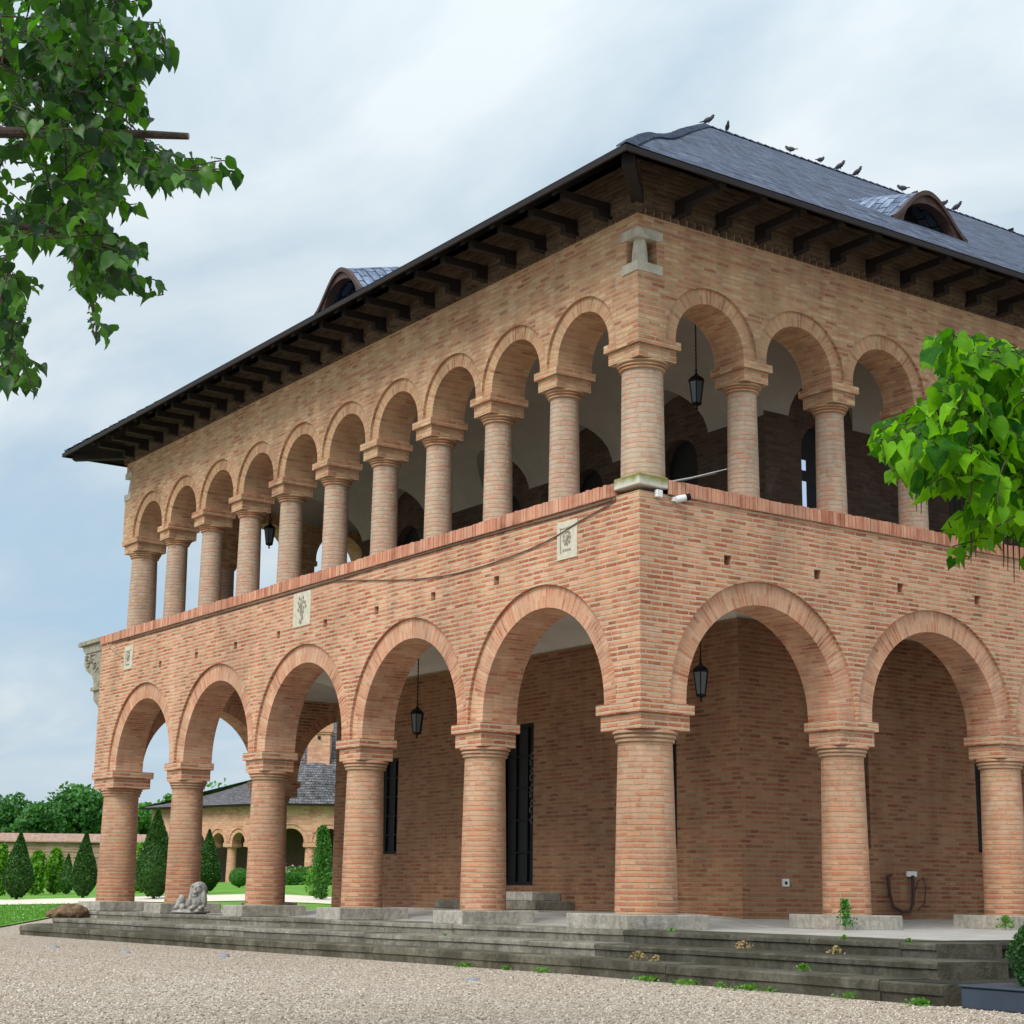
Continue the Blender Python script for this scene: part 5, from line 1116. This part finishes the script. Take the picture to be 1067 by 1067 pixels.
# ------------------------------------------------------------------ arcaded garden building
gb = tag(empty('garden_building', (-62.0, 27.3, 0.85)), 'single storey arcaded brick building with a grey shingle roof across the garden', 'building')
gz0 = 0.55; GE = 4.95; GS = 2.95
def far_frame(s0, u0, s1, u1):
    a = Vector((*su(s0, u0), 0)); b_ = Vector((*su(s1, u1), 0)); d = (b_-a).normalized(); nn = Vector((-d.y, d.x, 0))
    if nn.dot(Vector((F2[0], F2[1], 0))) < 0: nn = -nn
    return a, d, nn, (b_-a).length
def far_wing(s0, u0, s1, u1, nbays, spring=2.95, colr=0.27):
    a, d, nn, L = far_frame(s0, u0, s1, u1); mp = lambda p, q, k: tuple(a+d*p+nn*k+Vector((0, 0, q))); pitch = L/nbays
    half = pitch/2-0.32
    mb = MB(); mb.prism(arch_outline(0, L, spring, GE, [((i+.5)*pitch, half, spring+0.02) for i in range(nbays)], 14), mp, 0, 0.6); rel(mb.build('wall', M['far_brick'], None), gb)
    for i in range(nbays):     # hood mould over each arch
        c = (i+.5)*pitch; pts = [mp(c+(half+0.24)*math.cos(math.pi*k/16), spring+0.02+(half+0.24)*math.sin(math.pi*k/16), -0.02) for k in range(17)]
        m2 = MB(); m2.tube(pts, 0.045, 5); rel(m2.build('arch_moulding', M['far_brick'], None), gb)
    for i in range(nbays+1):
        c = Vector(mp(i*pitch, 0, 0.3)); m2 = MB(); m2.lathe([(colr+0.1, gz0), (colr+0.1, gz0+0.3), (colr+0.02, gz0+0.32), (colr-0.02, spring-0.3), (colr+0.09, spring-0.22)], c=(c.x, c.y), n=18)
        o = m2.build('column', M['far_brick'], None, smooth=35); rel(o, gb)
        m3 = MB(); m3.prism([(i*pitch-0.36, spring-0.22), (i*pitch+0.36, spring-0.22), (i*pitch+0.36, spring-0.003), (i*pitch-0.36, spring-0.003)], mp, -0.04, 0.64); k = m3.build('impost', M['far_brick'], None); k.parent = o; k.location = (0, 0, 0)
    mb = MB(); mb.prism([(0, gz0), (L, gz0), (L, GE), (0, GE)], mp, 3.0, 3.3); rel(mb.build('back_wall', simple('far_inner', (0.16, 0.11, 0.08), 0.9), None), gb)
    mb = MB(); mb.prism([(-0.3, gz0-0.5), (L+0.3, gz0-0.5), (L+0.3, gz0+0.0), (-0.3, gz0+0.0)], mp, -0.5, 3.2); rel(mb.build('base', M['plinth_stone'], None), gb)
    return mp, L
mpL, LL = far_wing(97, -20.0, 90.5, -12.45, 6)
mpR, LR = far_wing(90.5, -12.40, 90.5, 4.0, 8, colr=0.29)
# roofs
mb = MB()
def quadroof(mp, L, e0, e1, zr, depth, hipl=0, hipr=0):
    A, B = mp(-e0, GE-0.02, -0.6), mp(L+e1, GE-0.02, -0.6); C_, D = mp(L-hipr, zr, depth), mp(hipl, zr, depth)
    k = 14
    for i in range(k):
        for j in range(k):
            def q(s_, t_):
                p = Vector(A).lerp(Vector(B), s_).lerp(Vector(D).lerp(Vector(C_), s_), t_); p.z -= 0.25*math.sin(math.pi*t_); return p
            P4 = [q(i/k, j/k), q((i+1)/k, j/k), q((i+1)/k, (j+1)/k), q(i/k, (j+1)/k)]; mb.face(P4, [(i/k*L, j/k*6), ((i+1)/k*L, j/k*6), ((i+1)/k*L, (j+1)/k*6), (i/k*L, (j+1)/k*6)])
    E_, F_ = mp(L+e1, GE-0.02, 2*depth+0.6), mp(-e0, GE-0.02, 2*depth+0.6)
    mb.face([F_, E_, C_, D], [(0, 0), (L, 0), (L, 6), (0, 6)]); mb.face([A, D, F_], [(0, 0), (3, 6), (6, 0)]); mb.face([B, C_, E_], [(0, 0), (3, 6), (6, 0)])
quadroof(mpL, LL, 0.5, 1.0, 6.75, 3.0, 6.5, 0); rr_ = mb.build('roof', M['far_slate'], None, smooth=30); rel(rr_, gb)
mb = MB(); quadroof(mpR, LR, 0.3, 0.5, 12.6, 7.5, 2.2, 2.0); rr_ = mb.build('roof', M['far_slate'], None, smooth=30); rel(rr_, gb)
mb = MB(); mb.prism([(-0.5, GE-0.1), (LL+0.9, GE-0.1), (LL+0.9, GE-0.03), (-0.5, GE-0.03)], mpL, -0.58, 0.0); mb.prism([(-0.2, GE-0.1), (LR+0.4, GE-0.1), (LR+0.4, GE-0.03), (-0.2, GE-0.03)], mpR, -0.58, 0.0); rel(mb.build('eave', M['wood'], None), gb)
# rounded roof swelling and the chimney above it
c = Vector(mpR(2.1, 0, 1.35)); mb = MB(); mb.lathe([(1.75, 4.9), (1.7, 5.6), (1.45, 6.3), (1.0, 6.85), (0.5, 7.12), (0.02, 7.2)], c=(c.x, c.y), n=28); o = mb.build('turret_roof', M['far_slate'], None, smooth=40); rel(o, gb)
pch = at(332.5, 800, 92.9); cx, cy = pch[0], pch[1]; ang_ = Matrix.Rotation(math.atan2(R2[1], R2[0]), 3, 'Z')
mb = MB()
mb.box((cx-0.60, cy-0.5, 7.1), (cx+0.60, cy+0.5, 8.78), rot=ang_); mb.box((cx-0.66, cy-0.56, 8.76), (cx+0.66, cy+0.56, 8.88), rot=ang_)
mb.box((cx-0.72, cy-0.62, 8.87), (cx+0.72, cy+0.62, 9.0), rot=ang_)
for k in range(5): mb.box((cx-0.56+k*0.235, cy-0.5, 9.0), (cx-0.56+k*0.235+0.19, cy+0.5, 9.9), rot=None)
mb.box((cx-0.66, cy-0.56, 9.902), (cx+0.66, cy+0.56, 10.1), rot=ang_); ch = mb.build('chimney', M['far_brick'], None); rel(ch, gb)
mb = MB(); q = Vector((cx, cy, 0))-Vector((F2[0], F2[1], 0))*0.52; mb.box((q.x-0.07, q.y-0.05, 8.5), (q.x+0.07, q.y+0.05, 8.65)); k = mb.build('vent_hole', M['dark_void'], None); k.parent = ch; k.location = (0, 0, 0)

# ------------------------------------------------------------------ person seated in the arcade of the garden building
pp = at(297.5, 918, 89.2); pz = 0.56
pr = empty('seated_person', (pp[0], pp[1], pz), math.atan2(-F2[1], -F2[0]))
tag(pr, 'small distant person in pale top and dark trousers, seated in the garden building arcade', 'person')
V = [(0, 0, 0.48), (0, 0, 0.68), (-0.02, 0, 0.92), (0, 0, 1.02), (0.02, 0, 1.18), (0.0, 0.19, 0.93), (0.10, 0.24, 0.70), (0.30, 0.14, 0.62), (0.0, -0.19, 0.93), (0.10, -0.24, 0.70), (0.30, -0.14, 0.62),
     (0.05, 0.10, 0.47), (0.45, 0.12, 0.50), (0.46, 0.12, 0.08), (0.58, 0.12, 0.04), (0.05, -0.10, 0.47), (0.45, -0.12, 0.50), (0.46, -0.12, 0.08), (0.58, -0.12, 0.04)]
E_ = [(0, 1), (1, 2), (2, 3), (3, 4), (2, 5), (5, 6), (6, 7), (2, 8), (8, 9), (9, 10), (0, 11), (11, 12), (12, 13), (13, 14), (0, 15), (15, 16), (16, 17), (17, 18)]
rad = [.15, .14, .15, .06, .10, .065, .045, .035, .065, .045, .035, .095, .07, .05, .04, .095, .07, .05, .04]
me = bpy.data.meshes.new('body'); me.from_pydata(V, E_, []); o = bpy.data.objects.new('body', me); col.objects.link(o)
sk = o.modifiers.new('skin', 'SKIN'); 
bm = bmesh.new(); bm.from_mesh(me); ly = bm.verts.layers.skin.verify()
for v, r_ in zip(bm.verts, rad): v[ly].radius = (r_, r_); v[ly].use_root = (v.index == 0)
bm.to_mesh(me); bm.free(); ss = o.modifiers.new('sub', 'SUBSURF'); ss.levels = ss.render_levels = 1
dg = bpy.context.evaluated_depsgraph_get(); me2 = bpy.data.meshes.new_from_object(o.evaluated_get(dg)); bpy.data.objects.remove(o)
m, n, b, oo = mat('person_cloth'); tcn = sepxyz(n, nd(n, 'ShaderNodeTexCoord').outputs['Object'])
isleg = math_n(n, 'LESS_THAN', tcn[2], 0.56); ishead = math_n(n, 'GREATER_THAN', tcn[2], 1.0)
setv(n, b.inputs['Base Color'], mixc(n, ishead, mixc(n, isleg, (0.50, 0.44, 0.44), (0.03, 0.03, 0.045)), (0.42, 0.26, 0.19))); link('body', me2, m, pr)
mb = MB(); mb.lathe([(0.11, 1.14), (0.125, 1.2), (0.11, 1.28), (0.05, 1.33), (0.0, 1.335)], c=(-0.015, 0), n=12); mb.build('hair', M['hair'], pr, smooth=60)
t = tag(empty('bench', (pp[0], pp[1], pz), math.atan2(-F2[1], -F2[0])), 'low wooden bench under the distant seated person', 'bench')
mb = MB(); mb.box((-0.25, -0.8, 0.34), (0.2, 0.8, 0.39)); mb.build('seat', M['pipe'], t)
for yy in (-0.65, 0.6):
    mb = MB(); mb.box((-0.2, yy, 0), (0.15, yy+0.06, 0.34)); mb.build('leg', M['pipe'], t)

# ------------------------------------------------------------------ pigeons on the ridge
bp = [(10.22, 40, 1), (10.83, -30, .9), (12.92, 200, .95), (13.94, 90, .9), (14.61, 20, 1), (15.23, 10, 1), (16.92, 190, 1.05), (17.39, 100, .85), (18.5, 80, .9), (18.99, 15, 1.05)]
labs = ['dark pigeon at the very peak of the slate roof', 'dark pigeon second from the roof peak', 'lone dark pigeon on the ridge, third from the peak', 'dark upright pigeon on the ridge, left of a close pair', 'left pigeon of the close pair on the ridge before the dormer', 'right pigeon of the close pair on the ridge before the dormer', 'dark pigeon on the ridge just above the left shoulder of the dormer', 'small pigeon on the ridge right above the dormer arch', 'pigeon on the ridge next to the last one on the right', 'rightmost dark pigeon on the roof ridge']
bme = blob_mesh([((0, 0, 0.10), (0.13, 0.062, 0.065), (0, -0.35, 0)), ((0.11, 0, 0.165), (0.045, 0.038, 0.05), (0, 0, 0)), ((0.13, 0, 0.205), (0.033, 0.028, 0.03), (0, 0, 0)), ((-0.15, 0, 0.065), (0.08, 0.03, 0.014), (0, -0.2, 0)), ((0.168, 0, 0.20), (0.02, 0.008, 0.008), (0, 0.2, 0)), ((0.02, 0.03, 0.03), (0.009, 0.009, 0.04), (0, 0, 0)), ((0.02, -0.03, 0.03), (0.009, 0.009, 0.04), (0, 0, 0))], 0.0085)
for i, ((y, rz, sc_), lb) in enumerate(zip(bp, labs)):
    o = link('pigeon', bme, M['bird']) if i == 0 else col.objects[0]
    if i: o = first.copy(); col.objects.link(o)
    else: first = o
    o.location = (XR, y, RZ+0.07); o.rotation_euler = (0, 0, R(rz)); o.scale = (0.95*sc_,)*3; tag(o, lb, 'pigeon', 'pigeons perched on the roof ridge')

# ------------------------------------------------------------------ foreground trees
def in_poly(x, y, poly):
    c = False; n = len(poly); j = n-1
    for i in range(n):
        xi, yi = poly[i]; xj, yj = poly[j]
        if ((yi > y) != (yj > y)) and (x < (xj-xi)*(y-yi)/(yj-yi)+xi): c = not c
        j = i
    return c
_sx = [-.10, -.06, .10, .30, .52, .72, .88]; _sy = [.10, .30, .44, .47, .40, .26, .12]; _mx = [0, .05, .17, .33, .52, .71, .88]
LT = np.array([[x, 0, -.16*x*x] for x in _mx]+[[1.06, 0, -.2]]+[[x, y, .10*math.sin(y*3.2)-.14*x*x] for x, y in zip(_sx, _sy)]+[[x, -y, .10*math.sin(y*3.2)-.14*x*x] for x, y in zip(_sx, _sy)])
LF = np.array([[i, i+1, i+9, i+8] for i in range(6)]+[[6, 7, 7, 14]]+[[i+1, i, i+15, i+16] for i in range(6)]+[[7, 6, 21, 21]])
LQ = LF[[0, 1, 2, 3, 4, 5, 7, 8, 9, 10, 11, 12]]; NLV = 22
def leaf_mesh(name, items, matl, parent):
    """items: (base, axis, normal, length)"""
    n = len(items); V = np.zeros((n, NLV, 3)); 
    for i, (b_, ax, nr, l) in enumerate(items):
        ax = ax/np.linalg.norm(ax); nr = nr-ax*(nr @ ax); nr /= (np.linalg.norm(nr)+1e-9); sd_ = np.cross(nr, ax)
        T_ = LT*np.array([1, random.uniform(.75, 1.0), random.uniform(0.2, 2.6)]); T_[:, 2] += 0.10*np.sin(T_[:, 0]*8+i)*abs(T_[:, 1])*2; T_[:, 1] *= 1+0.06*np.sin(T_[:, 0]*23+i)
        V[i] = b_+l*(T_[:, 0:1]*ax+T_[:, 1:2]*sd_+T_[:, 2:3]*nr)
    tri = [t_ for q in LQ for t_ in ((q[0], q[1], q[2]), (q[0], q[2], q[3]))]+[(6, 7, 14), (7, 6, 21)]; tri = np.array(tri)
    Fc = (tri[None]+np.arange(n)[:, None, None]*NLV).reshape(-1, 3)
    o = link(name, np_mesh(name, V.reshape(-1, 3), Fc, True), matl, None); rel(o, parent); return o
def twigs(items, tubes, c, d, L, leaf, allowed, nl=8, droop=0.35):
    pts = [c]; p = c.copy(); dd = d/np.linalg.norm(d)
    for k in range(nl):
        dd = dd+np.array([0, 0, -droop/nl])+rng.normal(0, 0.10, 3); dd /= np.linalg.norm(dd); p = p+dd*L/nl
        if not allowed(*proj(p)): break
        pp_ = p.copy(); cnt = len(items)
        sdv = np.cross(dd, [0, 0, 1.0]); sdv /= (np.linalg.norm(sdv)+1e-9)
        for s_ in ((1,) if k % 2 else (-1,)) if k < nl-1 else (1, -1):
            ax = dd*0.5+sdv*s_*0.7+np.array([0, 0, -0.75])+rng.normal(0, 0.28, 3); l = leaf*(0.35+0.95*rng.uniform(0, 1)**0.7); axn = ax/np.linalg.norm(ax)
            base = p+(sdv*s_*0.3+np.array([0, 0, -0.1]))*leaf*0.6
            tip = base+axn*l
            if not (allowed(*proj(base+axn*l*0.3)) and allowed(*proj(base+axn*l*0.72))): continue
            nr = np.array([0, 0, 0.8])+rng.normal(0, 0.6, 3)+sdv*s_*0.3
            items.append((base, axn, nr, l)); tubes.append(([tuple(p), tuple(base)], 0.0018))
        if len(items) > cnt: pts.append(pp_)
        else: break
    if len(pts) > 1: tubes.append(([tuple(q) for q in pts], 0.005))
def build_tree(name, label, root, poly_list, fill, offfill, srange, leaf, matl, limbs, L=0.5, extra=None, droop=0.35, nl=8):
    t = tag(empty(name, root), label, 'tree'); items = []; tubes = []
    def allowed(x, y): return x < -3 or y < -3 or x > 1070 or any(in_poly(x, y, q) for q in poly_list)
    for poly, n_ in zip(poly_list, fill):
        xs = [q[0] for q in poly]; ys = [q[1] for q in poly]; k = 0; tries = 0
        while k < n_ and tries < 20000:
            tries += 1; x, y = rng.uniform(min(xs), max(xs)), rng.uniform(min(ys), max(ys))
            if not in_poly(x, y, poly): continue
            c = at(x, y, rng.uniform(*srange)); d = rng.normal(0, 1, 3)*np.array([1, 1, 0.5])+np.array([R2[0], R2[1], 0])*(0.5 if name == 'linden_tree' else -0.5)
            twigs(items, tubes, c, d, L, leaf, allowed, nl=nl, droop=droop); k += 1
    for (xa_, xb_, ya_, yb_, n_) in offfill:
        for _ in range(n_):
            c = at(rng.uniform(xa_, xb_), rng.uniform(ya_, yb_), rng.uniform(srange[0]-0.3, srange[1]+0.8)); twigs(items, tubes, c, rng.normal(0, 1, 3), L, leaf*1.05, allowed, nl=nl, droop=droop)
    leaf_mesh('crown', items, matl, t)
    mb = MB()
    for pts, r_ in tubes: mb.tube(pts, r_, 3 if r_ < 0.004 else 4, r1=r_*0.6)
    rel(mb.build('twigs', M['bark'], None, weld=0), t)
    mb = MB()
    for pts, r0, r1_ in limbs: mb.tube(pts, r0, 10, r1=r1_)
    rel(mb.build('trunk', M['bark'], None, weld=0, smooth=60), t)
    return t, items
main = [(-10, -10), (150, -10), (152, 12), (140, 25), (160, 14), (174, 30), (178, 52), (186, 72), (158, 78), (160, 92), (150, 95), (155, 108), (162, 118), (155, 128), (150, 142), (170, 150), (182, 160), (205, 165), (228, 163), (240, 165), (258, 180), (250, 192), (228, 200), (216, 205), (200, 196), (180, 195), (188, 205), (180, 205), (165, 198), (165, 212), (150, 198), (140, 190), (138, 205), (155, 222), (148, 230), (130, 230), (122, 210), (118, 240), (125, 262), (108, 275), (92, 282), (70, 268), (60, 258), (40, 262), (34, 274), (18, 268), (8, 275), (-10, 280)]
hole1 = None
offs1 = [(100, 240), (130, 250), (158, 256), (156, 266), (135, 275), (110, 262)]
st1 = [(72, 262), (120, 250), (130, 275), (150, 285), (176, 298), (174, 310), (150, 312), (138, 306), (128, 318), (112, 312), (100, 305), (108, 330), (124, 352), (120, 362), (100, 360), (92, 345), (85, 318), (78, 300), (55, 315), (54, 300), (76, 290)]
st2 = [(-10, 270), (12, 280), (40, 285), (45, 300), (28, 318), (30, 335), (36, 345), (24, 352), (18, 362), (56, 375), (58, 385), (46, 390), (30, 382), (42, 400), (38, 412), (15, 412), (-10, 400)]
A_ = lambda x, y, s: tuple(at(x, y, s))
rt = at(-420, 1000, 8.6); rz_ = float(ground_z(rt[0], rt[1]))
limbs = [([(rt[0], rt[1], rz_-0.1), A_(-415, 700, 8.6), A_(-400, 420, 8.5), A_(-385, 150, 8.4), A_(-370, -150, 8.4)], 0.19, 0.10),
         ([A_(-400, 400, 8.5), A_(-250, 230, 8.2), A_(-120, 165, 8.0), A_(-20, 138, 7.9), A_(70, 138, 7.85), A_(150, 140, 7.8), A_(196, 142, 7.8)], 0.042, 0.017),
         ([A_(-385, 200, 8.4), A_(-200, 60, 8.6), A_(-60, 10, 8.7), A_(60, -10, 8.7)], 0.05, 0.02),
         ([A_(-150, 175, 8.0), A_(-40, 230, 8.2), A_(60, 240, 8.2), A_(90, 280, 8.1), A_(98, 330, 8.1)], 0.03, 0.007),
         ([A_(-60, 60, 8.6), A_(60, 60, 8.4), A_(135, 90, 8.3), A_(140, 95, 8.25)], 0.03, 0.012),
         ([A_(-200, 260, 8.3), A_(-60, 270, 8.2), A_(0, 300, 8.2), A_(5, 370, 8.2)], 0.03, 0.006)]
tl, _ = build_tree('linden_tree', 'tree at the upper left with dark heart shaped leaves and a sawn off branch', (rt[0], rt[1], rz_), [main, st1, st2, offs1], [330, 70, 60, 16],
           [(-600, -20, -250, 330, 230), (-20, 170, -320, -20, 60)], (7.2, 9.9), 0.082, M['leaf_left'], limbs, L=0.38)
e = Vector(at(196, 142, 7.8)); e0 = Vector(at(180, 141.7, 7.8)); mb = MB(); mb.tube([e-(e-e0)*0.02, e+(e-e0).normalized()*0.004], 0.0165, 10); rel(mb.build('sawn_end', M['cut_wood'], None), tl)
catp = [(906, 462), (915, 445), (935, 432), (950, 432), (960, 415), (980, 402), (975, 388), (958, 382), (964, 360), (982, 347), (1000, 346), (1020, 352), (1040, 358), (1080, 355), (1080, 575), (1058, 566), (1045, 540), (1052, 560), (1034, 575), (1015, 570), (1000, 592), (988, 594), (992, 560), (985, 545), (1000, 538), (1010, 520), (995, 520), (975, 512), (962, 530), (950, 520), (940, 490), (930, 506), (922, 500), (925, 480), (912, 475)]
rt2 = at(1330, 1000, 10.4); rz2 = float(ground_z(rt2[0], rt2[1]))
limbs2 = [([(rt2[0], rt2[1], rz2-0.1), A_(1325, 800, 10.4), A_(1310, 640, 10.4), A_(1290, 480, 10.3)], 0.17, 0.12), ([A_(1300, 600, 10.4), A_(1200, 500, 10.2), A_(1100, 470, 10.1), A_(1030, 470, 10.0), A_(960, 478, 9.9)], 0.05, 0.012),
          ([A_(1200, 500, 10.2), A_(1120, 420, 10.2), A_(1050, 400, 10.1), A_(990, 380, 10.0)], 0.03, 0.008), ([A_(1150, 490, 10.2), A_(1060, 530, 10.1), A_(1010, 545, 10.0)], 0.02, 0.006)]
tr, _ = build_tree('catalpa_tree', 'broadleaf tree at the right edge with large bright lime green leaves and hanging pods', (rt2[0], rt2[1], rz2), [catp], [430], [(1100, 1600, 340, 600, 240)], (8.8, 11.4), 0.122, M['leaf_right'], limbs2, L=0.45, nl=7)
for (x, y, l) in ((1012, 562, 25), (1017, 560, 22), (1050, 565, 30), (1056, 568, 42), (1062, 566, 30), (955, 500, 34), (992, 505, 34), (998, 500, 40), (968, 505, 30), (1003, 520, 36), (960, 512, 26), (1046, 570, 22)):
    s_ = rng.uniform(9.6, 10.4); p = at(x, y, s_); mb = MB(); mb.tube([tuple(p+np.array([0, 0, 0.05])), tuple(p-np.array([0, 0.005, l/177*0.5])), tuple(p-np.array([0.01, 0, l/177]))], 0.006, 5, r1=0.002); rel(mb.build('seed_pod', M['pipe'], None), tr)
